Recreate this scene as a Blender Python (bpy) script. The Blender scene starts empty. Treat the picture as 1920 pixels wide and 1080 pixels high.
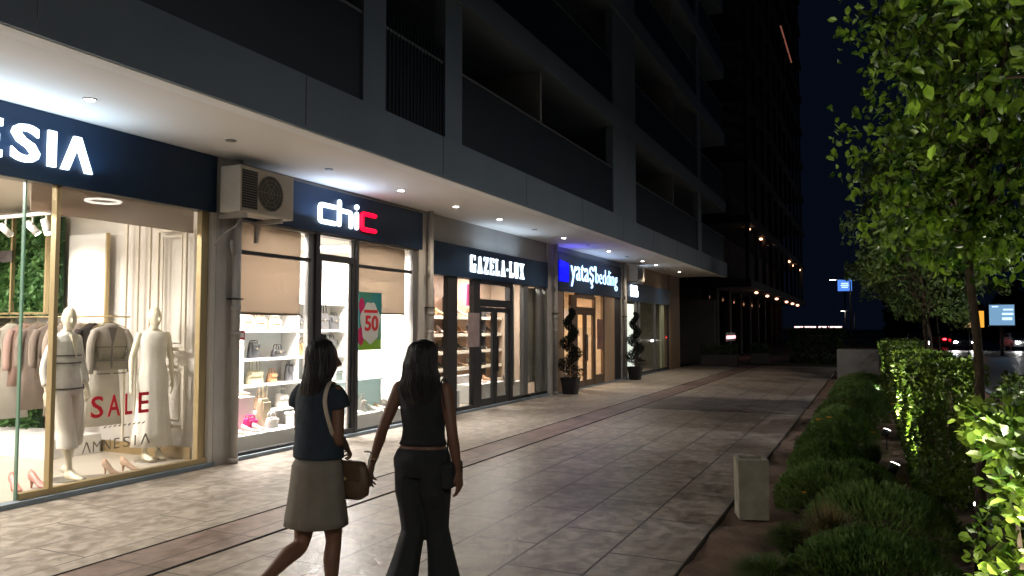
import bpy, bmesh, math, random
from mathutils import Vector, Matrix
R = math.radians
random.seed(7)
sc = bpy.context.scene
# ------------------------------------------------------------------ camera
cam_d = bpy.data.cameras.new("camera"); cam = bpy.data.objects.new("camera", cam_d)
sc.collection.objects.link(cam); sc.camera = cam
cam.location = (0, 0, 1.7)
cam.rotation_euler = (R(90) + math.atan(74/1450), 0, math.atan(670/1450))
cam_d.sensor_width = 36; cam_d.lens = 36*1450/1920
cam_d.clip_start = .05; cam_d.clip_end = 2000
# ------------------------------------------------------------------ world
w = bpy.data.worlds.new("World"); sc.world = w; w.use_nodes = True
nt = w.node_tree; bg = nt.nodes['Background']
sky = nt.nodes.new('ShaderNodeTexSky'); sky.sky_type = 'NISHITA'; sky.sun_disc = False
sky.sun_elevation = R(-6.5); sky.sun_rotation = R(250); sky.altitude = 200
sky.ozone_density = 6; sky.dust_density = .3
add = nt.nodes.new('ShaderNodeMixRGB'); add.blend_type = 'ADD'; add.inputs[0].default_value = 1
add.inputs[2].default_value = (.006, .012, .029, 1)      # town glow left in the night sky
nt.links.new(sky.outputs[0], add.inputs[1]); nt.links.new(add.outputs[0], bg.inputs[0]); bg.inputs[1].default_value = .12
sc.view_settings.view_transform = 'Standard'; sc.view_settings.look = 'None'
sc.view_settings.exposure = 1.0; sc.view_settings.gamma = 1
try:
    sc.cycles.max_bounces = 7; sc.cycles.transparent_max_bounces = 24
    sc.cycles.sample_clamp_indirect = 3; sc.cycles.caustics_reflective = False; sc.cycles.caustics_refractive = False
    sc.cycles.use_denoising = True
except Exception: pass

# ------------------------------------------------------------------ materials
MATS = {}
def mat(name, col, rough=.6, metal=0., spec=.5, noise=None, emit=None, bump=None, trans=None):
    """noise=(scale, other colour, contrast); emit=(colour, strength); bump=(scale, strength)"""
    if name in MATS: return MATS[name]
    m = bpy.data.materials.new(name); m.use_nodes = True; t = m.node_tree; N = t.nodes; L = t.links
    p = N['Principled BSDF']; p.inputs['Base Color'].default_value = (*col, 1)
    p.inputs['Roughness'].default_value = rough; p.inputs['Metallic'].default_value = metal
    p.inputs['Specular IOR Level'].default_value = spec
    tc = N.new('ShaderNodeTexCoord')
    if noise:
        n = N.new('ShaderNodeTexNoise'); n.inputs['Scale'].default_value = noise[0]; n.inputs['Detail'].default_value = 5
        L.new(tc.outputs['Object'], n.inputs['Vector'])
        r = N.new('ShaderNodeValToRGB'); k = noise[2] if len(noise) > 2 else .15
        r.color_ramp.elements[0].position = .5-k; r.color_ramp.elements[1].position = .5+k
        r.color_ramp.elements[0].color = (*col, 1); r.color_ramp.elements[1].color = (*noise[1], 1)
        L.new(n.outputs[0], r.inputs[0]); L.new(r.outputs[0], p.inputs['Base Color'])
    if bump:
        n = N.new('ShaderNodeTexNoise'); n.inputs['Scale'].default_value = bump[0]; n.inputs['Detail'].default_value = 4
        L.new(tc.outputs['Object'], n.inputs['Vector'])
        b = N.new('ShaderNodeBump'); b.inputs['Strength'].default_value = bump[1]; b.inputs['Distance'].default_value = .01
        L.new(n.outputs[0], b.inputs['Height']); L.new(b.outputs[0], p.inputs['Normal'])
    if emit:
        p.inputs['Emission Color'].default_value = (*emit[0], 1); p.inputs['Emission Strength'].default_value = emit[1]
    if trans:
        mx = N.new('ShaderNodeMixShader'); tl = N.new('ShaderNodeBsdfTranslucent')
        c = p.inputs['Base Color']
        if c.is_linked: L.new(c.links[0].from_socket, tl.inputs[0])
        else: tl.inputs[0].default_value = (*col, 1)
        mx.inputs[0].default_value = trans; L.new(p.outputs[0], mx.inputs[1]); L.new(tl.outputs[0], mx.inputs[2])
        L.new(mx.outputs[0], N['Material Output'].inputs[0])
    MATS[name] = m; return m
def see_through(name, col, alpha, rough=.5):
    m = bpy.data.materials.new(name); m.use_nodes = True; t = m.node_tree; N = t.nodes; L = t.links
    p = N['Principled BSDF']; p.inputs['Base Color'].default_value = (*col, 1); p.inputs['Roughness'].default_value = rough
    tr = N.new('ShaderNodeBsdfTransparent'); mx = N.new('ShaderNodeMixShader'); mx.inputs[0].default_value = alpha
    L.new(tr.outputs[0], mx.inputs[1]); L.new(p.outputs[0], mx.inputs[2]); L.new(mx.outputs[0], N['Material Output'].inputs[0])
    return m
def glass_mat(name, tint=(1, 1, 1), ior=1.35):
    m = bpy.data.materials.new(name); m.use_nodes = True; t = m.node_tree; N = t.nodes; L = t.links
    N.remove(N['Principled BSDF'])
    tr = N.new('ShaderNodeBsdfTransparent'); tr.inputs[0].default_value = (*tint, 1)
    gl = N.new('ShaderNodeBsdfGlossy'); gl.inputs['Roughness'].default_value = .02
    lw = N.new('ShaderNodeLayerWeight'); lw.inputs[0].default_value = .5
    pw = N.new('ShaderNodeMath'); pw.operation = 'POWER'; pw.inputs[1].default_value = 5; L.new(lw.outputs['Facing'], pw.inputs[0])
    fr = N.new('ShaderNodeMath'); fr.operation = 'MULTIPLY_ADD'; fr.inputs[1].default_value = .75; fr.inputs[2].default_value = .055; L.new(pw.outputs[0], fr.inputs[0])
    mx = N.new('ShaderNodeMixShader'); L.new(fr.outputs[0], mx.inputs[0]); L.new(tr.outputs[0], mx.inputs[1]); L.new(gl.outputs[0], mx.inputs[2])
    L.new(mx.outputs[0], N['Material Output'].inputs[0]); return m
GLASS = glass_mat('shop_glass', (.97, .98, .97))
DGLASS = mat('dark_glass', (.012, .02, .028), .12)
BALC = mat('balcony_glass', (.018, .030, .040), .5, noise=(.6, (.026, .036, .043), .3), spec=.25)
CONC = mat('facade_concrete', (.205, .25, .29), .75, noise=(1.1, (.165, .205, .24), .3), bump=(30, .15))
PLAST = mat('soffit_plaster', (.82, .78, .72), .8, noise=(.8, (.76, .725, .67), .3))
LIP = mat('edge_plaster', (.88, .87, .85), .8, noise=(1.5, (.83, .82, .80), .3))
WALLG = mat('grey_wall', (.38, .36, .335), .8, noise=(2, (.32, .30, .28), .3))
PIL = mat('pilaster_plaster', (.50, .475, .44), .8, noise=(3, (.36, .34, .31), .3))
TANW = mat('tan_wall', (.42, .29, .19), .75, noise=(3, (.36, .25, .16), .3))
NAVY = mat('sign_panel_navy', (.010, .027, .060), .45, noise=(2, (.012, .030, .065), .3), spec=.3)
DARKF = mat('dark_frame', (.03, .03, .032), .4, spec=.4)
BROWNF = mat('bronze_frame', (.12, .07, .035), .4, metal=.4)
GREYF = mat('aluminium_frame', (.22, .215, .21), .4, metal=.5)
GOLD = mat('brass', (.42, .33, .18), .4, metal=.6)
WHITE = mat('white_paint', (.8, .79, .77), .5)
CREAM = mat('cream_wall', (.72, .68, .63), .7)
CEIL = mat('shop_ceiling', (.66, .60, .52), .8)
INFL = mat('shop_floor_stone', (.50, .45, .38), .3, noise=(3, (.42, .38, .32), .3))
PIPE = mat('grey_pipe', (.36, .34, .31), .45, noise=(6, (.30, .285, .26), .3))
ACW = mat('ac_casing', (.62, .58, .50), .5, noise=(5, (.52, .48, .41), .3))
BLACK = mat('black_plastic', (.012, .012, .014), .5)
LED = mat('led_white', (1, 1, 1), emit=((.72, .86, 1), 1.5))
LEDC = mat('led_blue_white', (1, 1, 1), emit=((.36, .62, 1), 1.7))
LEDR = mat('led_red', (1, .0, .02), emit=((1, .0, .03), 1.0))
LEDB = mat('led_blue', (.0, .0, 1), emit=((.001, .002, 1), 1.3))
LAMPW = mat('lamp_disc', (1, 1, 1), emit=((1, .93, .85), 22))
LAMPF = mat('far_lamp', (1, 1, 1), emit=((1, .45, .24), 3))
OFFD = mat('unlit_lamp', (.25, .24, .22), .4)

# ------------------------------------------------------------------ mesh builder
class MB:
    def __init__(s): s.v = []; s.f = []
    def add(s, vs, fs):
        n = len(s.v); s.v += [Vector(p) for p in vs]; s.f += [tuple(i+n for i in f) for f in fs]; return s
    def box(s, x0, x1, y0, y1, z0, z1):
        return s.add([(x0,y0,z0),(x1,y0,z0),(x1,y1,z0),(x0,y1,z0),(x0,y0,z1),(x1,y0,z1),(x1,y1,z1),(x0,y1,z1)],
                     [(0,3,2,1),(4,5,6,7),(0,1,5,4),(1,2,6,5),(2,3,7,6),(3,0,4,7)])
    def rings(s, rs, cap=True):
        n = len(rs[0]); vs = [p for r in rs for p in r]; fs = []
        for i in range(len(rs)-1):
            for j in range(n):
                k = (j+1) % n; fs.append((i*n+j, i*n+k, (i+1)*n+k, (i+1)*n+j))
        if cap: fs.append(tuple(reversed(range(n)))); fs.append(tuple(range((len(rs)-1)*n, len(rs)*n)))
        return s.add(vs, fs)
    def loft(s, secs, n=24, fn=None):
        """secs: (cx,cy,cz,rx,ry) horizontal ellipses bottom to top"""
        rs = []
        for i, (cx, cy, cz, rx, ry) in enumerate(secs):
            r = []
            for j in range(n):
                a = 2*math.pi*j/n; k = fn(a, i/(len(secs)-1)) if fn else 1
                r.append((cx+rx*k*math.cos(a), cy+ry*k*math.sin(a), cz))
            rs.append(r)
        return s.rings(rs)
    def tube(s, pts, rad, n=10, round_end=False):
        pts = [Vector(p) for p in pts]
        if not isinstance(rad, (list, tuple)): rad = [rad]*len(pts)
        rad = list(rad)
        if round_end:
            d0 = (pts[0]-pts[1]).normalized(); d1 = (pts[-1]-pts[-2]).normalized(); r0, r1 = rad[0], rad[-1]
            pts = [pts[0]+d0*r0*.95, pts[0]+d0*r0*.6]+pts+[pts[-1]+d1*r1*.6, pts[-1]+d1*r1*.95]
            rad = [r0*.3, r0*.8]+rad+[r1*.8, r1*.3]
        rs = []; ref = None
        for i, p in enumerate(pts):
            t = (pts[min(i+1, len(pts)-1)]-pts[max(i-1, 0)]).normalized()
            if ref is None: ref = t.orthogonal().normalized()
            ref = (ref-t*ref.dot(t)).normalized(); b = t.cross(ref)
            rs.append([p+(ref*math.cos(2*math.pi*j/n)+b*math.sin(2*math.pi*j/n))*rad[i] for j in range(n)])
        return s.rings(rs)
    def ball(s, c, rx, ry=None, rz=None, n=12, m=8, fn=None):
        ry = ry or rx; rz = rz or rx; c = Vector(c); rs = []
        for i in range(m+1):
            ph = -math.pi/2+math.pi*(i+.02)/(m+.04) if 0 < i < m else (-math.pi/2+.06 if i == 0 else math.pi/2-.06)
            r = []
            for j in range(n):
                a = 2*math.pi*j/n; q = Vector((math.cos(ph)*math.cos(a), math.cos(ph)*math.sin(a), math.sin(ph)))
                k = fn(q) if fn else 1; r.append(c+Vector((q.x*rx*k, q.y*ry*k, q.z*rz*k)))
            rs.append(r)
        return s.rings(rs)
    def move(s, d=(0,0,0), rz=0, sc_=1):
        M = Matrix.Translation(d) @ Matrix.Rotation(rz, 4, 'Z') @ Matrix.Scale(sc_, 4)
        s.v = [M @ p for p in s.v]; return s
def root_of(o):
    while o.parent: o = o.parent
    return o
def tag(o, label=None, cat=None, group=None, kind=None):
    if label: o['label'] = label
    if cat: o['category'] = cat
    if group: o['group'] = group
    if kind: o['kind'] = kind
    return o
def mk(name, mb, m, parent=None, smooth=False, bevel=0, mods=None):
    me = bpy.data.meshes.new(name); vs = mb.v
    if parent: off = root_of(parent).location.copy()
    else:
        xs = [p.x for p in vs]; ys = [p.y for p in vs]; zs = [p.z for p in vs]
        off = Vector(((min(xs)+max(xs))/2, (min(ys)+max(ys))/2, min(zs)))
    me.from_pydata([p-off for p in vs], [], mb.f); me.materials.append(m)
    bm = bmesh.new(); bm.from_mesh(me); bmesh.ops.recalc_face_normals(bm, faces=bm.faces[:]); bm.to_mesh(me); bm.free()
    o = bpy.data.objects.new(name, me); sc.collection.objects.link(o)
    if parent: o.parent = parent
    else: o.location = off
    if smooth: me.shade_smooth()
    if bevel:
        b = o.modifiers.new('bevel', 'BEVEL'); b.width = bevel; b.segments = 2; b.limit_method = 'ANGLE'
    return o
def thing(name, label, cat, loc=(0,0,0), group=None, kind=None):
    o = bpy.data.objects.new(name, None); sc.collection.objects.link(o); o.location = loc; o.empty_display_size = .1
    return tag(o, label, cat, group, kind)
def copy_tree(o, parent=None):
    c = o.copy(); sc.collection.objects.link(c); c.parent = parent
    for ch in list(o.children): copy_tree(ch, c)
    return c
def B(*a): return MB().box(*a)
def light(kind, name, loc, power, col=(1,1,1), parent=None, size=.2, size_y=None, rot=(0,0,0), spot=None, blend=.5):
    l = bpy.data.lights.new(name, kind); l.energy = power; l.color = col
    if kind == 'AREA':
        l.size = size
        if size_y: l.shape = 'RECTANGLE'; l.size_y = size_y
    else: l.shadow_soft_size = size
    if kind == 'SPOT': l.spot_size = spot or R(100); l.spot_blend = blend
    o = bpy.data.objects.new(name, l); sc.collection.objects.link(o)
    o.location = Vector(loc)-(root_of(parent).location if parent else Vector()); o.rotation_euler = rot
    if parent: o.parent = parent
    return o
def aim(loc, to): return (Vector(to)-Vector(loc)).to_track_quat('-Z', 'Y').to_euler()
def remesh(name, mb, m, parent, vox=.006, it=2):
    o = mk(name, mb, m, parent)
    r = o.modifiers.new('r', 'REMESH'); r.mode = 'VOXEL'; r.voxel_size = vox; r.use_smooth_shade = True
    s = o.modifiers.new('s', 'SMOOTH'); s.iterations = it; s.factor = .6
    dg = bpy.context.evaluated_depsgraph_get(); me = bpy.data.meshes.new_from_object(o.evaluated_get(dg))
    o.modifiers.clear(); o.data = me; me.shade_smooth()
    if not me.materials: me.materials.append(m)
    return o
def text_mb(s, Y0, Y1, z0, z1, x, depth=.02, offset=0., flat=False):
    c = bpy.data.curves.new('t', 'FONT'); c.body = s; c.extrude = .05; c.offset = offset; c.resolution_u = 3
    o = bpy.data.objects.new('t', c); sc.collection.objects.link(o)
    dg = bpy.context.evaluated_depsgraph_get(); me = bpy.data.meshes.new_from_object(o.evaluated_get(dg))
    bpy.data.objects.remove(o)
    vs = [v.co.copy() for v in me.vertices]; fs = [tuple(p.vertices) for p in me.polygons]
    a0 = min(v.x for v in vs); a1 = max(v.x for v in vs); b0 = min(v.y for v in vs); b1 = max(v.y for v in vs)
    mb = MB(); mb.add([(x+(v.z+.05)/.1*depth, Y0+(v.x-a0)/(a1-a0)*(Y1-Y0), z0+(v.y-b0)/(b1-b0)*(z1-z0)) for v in vs], fs)
    bpy.data.meshes.remove(me); return mb
def strokes(mb, segs, Y0, Y1, z0, z1, x, wd, depth=.02):
    """segs: (u0,v0,u1,v1[,width]) bars in the unit box -> plane x facing +X; widths in metres"""
    for s in segs:
        a = Vector((Y0+s[0]*(Y1-Y0), z0+s[1]*(z1-z0))); b = Vector((Y0+s[2]*(Y1-Y0), z0+s[3]*(z1-z0)))
        wv = s[4] if len(s) > 4 else wd
        d = (b-a); n = Vector((-d.y, d.x)).normalized()*wv/2
        q = [a-n, b-n, b+n, a+n]
        mb.add([(x, p.x, p.y) for p in q]+[(x+depth, p.x, p.y) for p in q], [(0,3,2,1),(4,5,6,7),(0,1,5,4),(1,2,6,5),(2,3,7,6),(3,0,4,7)])
    return mb
def path_stroke(mb, pts, r, x, depth=.02, n=8):
    """rounded neon style stroke along (Y,z) points"""
    P = [Vector((x, p[0], p[1])) for p in pts]; return mb.tube(P, r, n, True)

# ================================================================== SETTING
# ground, pavement, bed, road
tag(mk('ground', B(-300, 400, -200, 700, -1.2, -.16), mat('dark_ground', (.035, .036, .03), .9, noise=(.2, (.05, .05, .04)))), kind='structure')
def pave_mat(name, c1, c2, mortar, bw=1.16, bh=.58, off=.5, stain=(.30, .22, .19), rough=.32):
    m = bpy.data.materials.new(name); m.use_nodes = True; t = m.node_tree; N = t.nodes; L = t.links; p = N['Principled BSDF']
    ge = N.new('ShaderNodeNewGeometry'); sx = N.new('ShaderNodeSeparateXYZ'); L.new(ge.outputs['Position'], sx.inputs[0])
    ad = N.new('ShaderNodeMath'); ad.inputs[1].default_value = 1.25+58; L.new(sx.outputs[0], ad.inputs[0])
    ay = N.new('ShaderNodeMath'); ay.inputs[1].default_value = 58.1; L.new(sx.outputs[1], ay.inputs[0])
    cx = N.new('ShaderNodeCombineXYZ'); L.new(ay.outputs[0], cx.inputs[0]); L.new(ad.outputs[0], cx.inputs[1])
    br = N.new('ShaderNodeTexBrick'); br.inputs['Scale'].default_value = 1; br.offset = off
    br.inputs['Brick Width'].default_value = bw; br.inputs['Row Height'].default_value = bh; br.inputs['Mortar Size'].default_value = .011
    br.inputs['Mortar Smooth'].default_value = .3; br.inputs['Bias'].default_value = 0
    br.inputs['Color1'].default_value = (*c1, 1); br.inputs['Color2'].default_value = (*c2, 1); br.inputs['Mortar'].default_value = (*mortar, 1)
    L.new(cx.outputs[0], br.inputs['Vector'])
    n1 = N.new('ShaderNodeTexNoise'); n1.inputs['Scale'].default_value = 1.5; n1.inputs['Detail'].default_value = 8; n1.inputs['Roughness'].default_value = .65; n1.inputs['Distortion'].default_value = .6
    n2 = N.new('ShaderNodeTexNoise'); n2.inputs['Scale'].default_value = 6; n2.inputs['Detail'].default_value = 6; n2.inputs['Distortion'].default_value = .5
    mp = N.new('ShaderNodeMapping'); mp.inputs['Scale'].default_value = (1.3, 1.1, 1); L.new(ge.outputs['Position'], mp.inputs[0])
    L.new(mp.outputs[0], n1.inputs['Vector']); L.new(mp.outputs[0], n2.inputs['Vector'])
    r1 = N.new('ShaderNodeValToRGB'); r1.color_ramp.elements[0].position = .42; r1.color_ramp.elements[1].position = .66
    r1.color_ramp.elements[0].color = (0, 0, 0, 1); r1.color_ramp.elements[1].color = (1, 1, 1, 1); L.new(n1.outputs[0], r1.inputs[0])
    mx = N.new('ShaderNodeMixRGB'); mx.inputs[2].default_value = (*stain, 1); L.new(r1.outputs[0], mx.inputs[0]); L.new(br.outputs[0], mx.inputs[1])
    r2 = N.new('ShaderNodeValToRGB'); r2.color_ramp.elements[0].position = .38; r2.color_ramp.elements[1].position = .62
    r2.color_ramp.elements[0].color = (.60, .57, .54, 1); r2.color_ramp.elements[1].color = (1.08, 1.08, 1.08, 1); L.new(n2.outputs[0], r2.inputs[0])
    mu = N.new('ShaderNodeMixRGB'); mu.blend_type = 'MULTIPLY'; mu.inputs[0].default_value = 1; L.new(mx.outputs[0], mu.inputs[1]); L.new(r2.outputs[0], mu.inputs[2])
    m3 = N.new('ShaderNodeMixRGB'); m3.inputs[2].default_value = (*mortar, 1); L.new(br.outputs['Fac'], m3.inputs[0]); L.new(mu.outputs[0], m3.inputs[1])
    L.new(m3.outputs[0], p.inputs['Base Color'])
    rr = N.new('ShaderNodeMapRange'); rr.inputs[3].default_value = rough-.09; rr.inputs[4].default_value = rough+.22; L.new(n2.outputs[0], rr.inputs[0]); L.new(rr.outputs[0], p.inputs['Roughness'])
    b = N.new('ShaderNodeBump'); b.inputs['Strength'].default_value = .55; b.inputs['Distance'].default_value = .012; L.new(n2.outputs[0], b.inputs['Height']); L.new(b.outputs[0], p.inputs['Normal'])
    p.inputs['Specular IOR Level'].default_value = .5
    return m
PAVE = pave_mat('stone_paving', (.43, .38, .32), (.39, .345, .29), (.07, .06, .05), stain=(.285, .235, .195))
PAVE2 = pave_mat('honed_stone_paving', (.42, .38, .325), (.395, .355, .305), (.17, .15, .13), stain=(.28, .245, .21), rough=.36)
PINK = pave_mat('reddish_stone_band', (.31, .225, .195), (.28, .20, .175), (.05, .04, .035), bw=.9, off=0, stain=(.13, .10, .09))
BANDM = pave_mat('darker_band', (.24, .21, .185), (.22, .19, .17), (.04, .035, .03), bw=.58, off=0, stain=(.11, .095, .09))  # crossing band in darker tones than the paving around it
tag(mk('pavement', B(-5.09, -1.25, -12, 36, -.12, 0), PAVE), kind='structure')
tag(mk('pavement', B(-7.36, -5.10, -12, 36, -.12, 0), PAVE2), kind='structure')
tag(mk('pavement', B(-5.085, -4.52, -12, 36, -.05, .004), PINK), kind='structure')
jm = mat('joint_black', (.012, .01, .009), .9)
tag(mk('pavement_joint', B(-5.112, -5.092, -12, 36, -.05, .007), jm), kind='structure')
tag(mk('pavement_joint', B(-4.528, -4.508, -12, 36, -.05, .008), jm), kind='structure')
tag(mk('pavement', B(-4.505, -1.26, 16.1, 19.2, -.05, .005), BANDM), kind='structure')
SOIL = mat('bed_soil', (.13, .08, .055), .95, noise=(5, (.22, .14, .095), .2), bump=(22, 1))
mb = MB(); nx, ny = 40, 260; vs = []
for j in range(ny+1):
    for i in range(nx+1):
        x = -1.235+i*.10; y = -6+j*.17
        vs.append((x, y, -.035+.035*math.sin(x*5+y*2.1)*math.sin(y*3.3+x)+random.uniform(-.012, .014)))
mb.add(vs, [(j*(nx+1)+i, j*(nx+1)+i+1, (j+1)*(nx+1)+i+1, (j+1)*(nx+1)+i) for j in range(ny) for i in range(nx)])
tag(mk('planting_bed', mb, SOIL, smooth=True), kind='structure')
tag(mk('kerb', B(2.77, 2.92, -12, 40, -.16, .0), CONC, bevel=.01), kind='structure')
tag(mk('road', B(2.93, 14, -20, 400, -.2, -.15), mat('asphalt', (.045, .045, .047), .45, noise=(9, (.06, .06, .06)), bump=(60, .5))), kind='structure')
tag(mk('lawn', B(-40, 2.7, 36.05, 200, -.2, -.03), mat('far_ground', (.035, .045, .022), .9, noise=(1.5, (.05, .06, .03)))), kind='structure')

CURT = mat('drawn_curtain', (.16, .15, .13), .9, noise=(3, (.11, .10, .09), .2))
# ================================================================== APARTMENT BUILDING (shops below)
bld = thing('apartment_building', 'long grey apartment block with balconies above the lit row of shops', 'building', (-10, 14, 0))
mk('canopy_soffit', B(-7.40, -5.58, -12, 33.0, 3.835, 4.2), PLAST, bld)
mk('canopy_edge', B(-5.58, -5.40, -12, 33.0, 3.79, 4.2), LIP, bld)
mk('fascia', B(-5.40, -5.36, -12, 33.04, 3.795, 4.37), CONC, bld)
for k in range(4, 16): mk('fascia_joint', B(-5.361, -5.358, -11+2.9*k, -10.985+2.9*k, 3.83, 4.36), DARKF, bld)
mk('canopy_deck', B(-7.40, -5.40, -12, 33.0, 4.2, 4.34), CONC, bld)
for z0, z1 in ((6.5, 6.95), (9.35, 9.85), (12.2, 12.7), (15.05, 15.55), (17.9, 18.4)):
    mk('balcony_slab', B(-7.42, -5.38, -12, 33.0, z0, z1), CONC, bld)
floors = [(4.34, 6.5), (6.95, 9.35), (9.85, 12.2), (12.7, 15.05), (15.55, 17.9)]
for a, b in floors:
    cols = [(-5.0, -4.4), (1.8, 2.4), (7.53, 8.0), (9.5, 10.0), (17.5, 19.45), (27.5, 28.1)]
    for y0, y1 in cols: mk('column', B(-5.62, -5.44, y0, y1, a, b), CONC, bld)
    mb = MB()
    for i in range(len(cols)-1): mb.box(-5.50, -5.48, cols[i][1]+.02, cols[i+1][0]-.02, a+.05, a+1.12)
    mb.box(-5.50, -5.48, 28.12, 32.95, a+.05, a+1.12)
    mk('balustrade', mb, BALC, bld)
    for i in range(1, len(cols)-1): mk('handrail', B(-5.52, -5.46, cols[i][1]+.01, cols[i+1][0]-.01, a+1.125, a+1.165), GREYF, bld)
    mk('handrail', B(-5.52, -5.46, 28.11, 32.95, a+1.125, a+1.165), GREYF, bld)
    mb = MB()
    for y in [8.1+.085*k for k in range(17)]: mb.box(-5.47, -5.455, y, y+.012, a+.05, a+1.35)
    mk('louvre_screen', mb, BALC, bld)
    # back wall of the balconies with piers, windows and doors
    mb = MB(); y = -12
    while y < 33:
        mb.box(-7.62, -7.42, y, y+.85, a, b); mb.box(-7.62, -7.425, y+.85, y+2.6, b-.28, b); y += 2.6
    mk('wall', mb, WALLG, bld)
    y = -12+.85; k = 0
    while y < 32:
        f = mk('window', MB().box(-7.56, -7.50, y, y+.05, a, b-.28).box(-7.56, -7.50, y+1.7, y+1.75, a, b-.28).box(-7.56, -7.50, y+.85, y+.90, a, b-.28).box(-7.56, -7.5, y+.05, y+1.7, b-.33, b-.28), DARKF, bld)
        mk('pane', B(-7.545, -7.535, y+.05, y+1.7, a+.02, b-.33), DGLASS, f)
        if (k*7+int(a)) % 3 == 0: mk('curtain', B(-7.533, -7.528, y+.1, y+.85+.3*(k % 2), a+.05, b-.35), CURT, f)
        y += 2.6; k += 1
    for ys in (13.2, 24.0): mk('partition', B(-7.4, -5.52, ys, ys+.08, a+.02, b), WALLG, bld)
mk('roof', B(-20, -7.63, -12, 33, 18.2, 18.5), CONC, bld)
mk('end_wall', B(-20, -7.63, 32.8, 33.0, 3.9, 18.2), WALLG, bld)
# ground floor pilasters, lintels
for y0, y1, m in ((7.165, 7.50, PIL), (11.93, 12.42, PIL), (18.10, 18.78, PIL), (24.45, 24.93, WALLG)):
    mk('pilaster', B(-7.70, -7.365 if m is PIL else -7.37, y0, y1, 0, 3.835), m, bld)
mk('end_pilaster', B(-7.9, -7.36, 31.22, 33.0, 0, 3.835), TANW, bld)
mk('lintel', B(-7.6, -7.40, 12.42, 18.10, 2.70, 3.835), WALLG, bld)
mk('lintel', B(-7.6, -7.40, 18.78, 24.45, 2.66, 3.835), mat('blue_grey_wall', (.20, .22, .26), .7), bld)
mk('lintel', B(-7.6, -7.40, 24.93, 31.22, 2.62, 3.835), TANW, bld)
mk('lintel', B(-7.6, -7.40, 7.50, 11.93, 3.08, 3.835), WALLG, bld)
mk('lintel', B(-7.6, -7.40, -12, 7.165, 3.14, 3.835), WALLG, bld)
mk('threshold', B(-7.46, -7.33, 0.5, 7.165, 0.002, .05), CONC, bld)
mk('threshold', B(-7.46, -7.33, 7.50, 18.10, 0.002, .05), CONC, bld)
mk('threshold', B(-7.46, -7.33, 18.78, 31.22, 0.002, .03), CONC, bld)

# ------------------------------------------------------------------ shop rooms
def room(label, y0, y1, x0, h, wm, cm, fm, z=.05):
    t = thing('shop_room', label, 'shop interior', (-8.5, (y0+y1)/2, 0))
    mk('floor', B(x0, -7.47, y0, y1, -.1, z), fm, t)
    mk('ceiling', B(x0, -7.61, y0, y1, h, h+.1), cm, t)
    mk('back_wall', B(x0-.1, x0, y0, y1, -.1, h+.1), wm, t)
    mk('side_wall', B(x0-.1, -7.72, y0-.1, y0, -.1, h+.1), wm, t)
    mk('side_wall', B(x0-.1, -7.72, y1, y1+.1, -.1, h+.1), wm, t)
    return t
def ceil_light(label, x, y, z, power, col, sx, sy, em=3, group='shop ceiling panels'):
    t = thing('ceiling_light', label, 'ceiling light', (x, y, z), group)
    mk('housing', B(x-sx/2-.03, x+sx/2+.03, y-sy/2-.03, y+sy/2+.03, z-.03, z-.002), WHITE, t)
    mk('diffuser', B(x-sx/2, x+sx/2, y-sy/2, y+sy/2, z-.036, z-.031), mat('diffuser_%d' % em, (1, 1, 1), emit=(col, em)), t)
    light('AREA', 'lamp', (x, y, z-.06), power, col, t, sx, sy)
    return t
r1 = room('cream fashion shop interior behind the brass framed window', 0.2, 7.30, -13.0, 3.42, CREAM, CEIL, INFL)
r2 = room('bright white bag shop interior behind the grey framed window', 7.56, 11.98, -9.36, 3.1, mat('bright_white_wall', (.80, .76, .70), .6), mat('white_ceiling', (.78, .74, .68), .8), mat('pale_floor', (.6, .56, .5), .3))
r3 = room('dim beige shoe shop interior with shelves', 12.5, 18.05, -8.95, 3.0, mat('beige_brown_wall', (.38, .29, .22), .7), CEIL, INFL)
r4 = room('warm bedding shop interior behind bronze doors', 18.82, 24.4, -10.5, 2.9, mat('warm_wall', (.62, .47, .33), .7), CEIL, INFL)
r5 = room('dark corner shop interior at the end of the row', 25.0, 31.1, -10.5, 2.9, mat('olive_wall', (.24, .22, .16), .7), CEIL, INFL)
WARM = (1, .82, .62); WARM2 = (1, .92, .85); NEU = (1, .93, .90)
ceil_light('flat ceiling panel deep inside the cream fashion shop', -11.4, 3.6, 3.42, 95, WARM2, 1.2, 1.2)
ceil_light('flat ceiling panel near the window of the cream fashion shop', -8.9, 4.4, 3.42, 115, WARM2, .9, .9)
ceil_light('square ceiling panel on the left of the bright bag shop', -8.3, 8.5, 3.1, 230, NEU, .8, .8, 5)
ceil_light('square ceiling panel on the right of the bright bag shop', -8.3, 10.9, 3.1, 230, NEU, .8, .8, 5)
ceil_light('square ceiling panel over the shoe shop shelves', -8.2, 14.2, 3.0, 62, WARM2, .6, .6, 3)
ceil_light('square ceiling panel at the right end of the shoe shop', -8.2, 16.7, 3.0, 62, WARM2, .6, .6, 3)
ceil_light('warm ceiling panel in the bedding shop', -9.0, 21.4, 2.9, 130, WARM, 1, 1, 3)
ceil_light('dim ceiling panel in the dark corner shop', -9.3, 27.5, 2.9, 20, NEU, .8, .8, 2)

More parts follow.
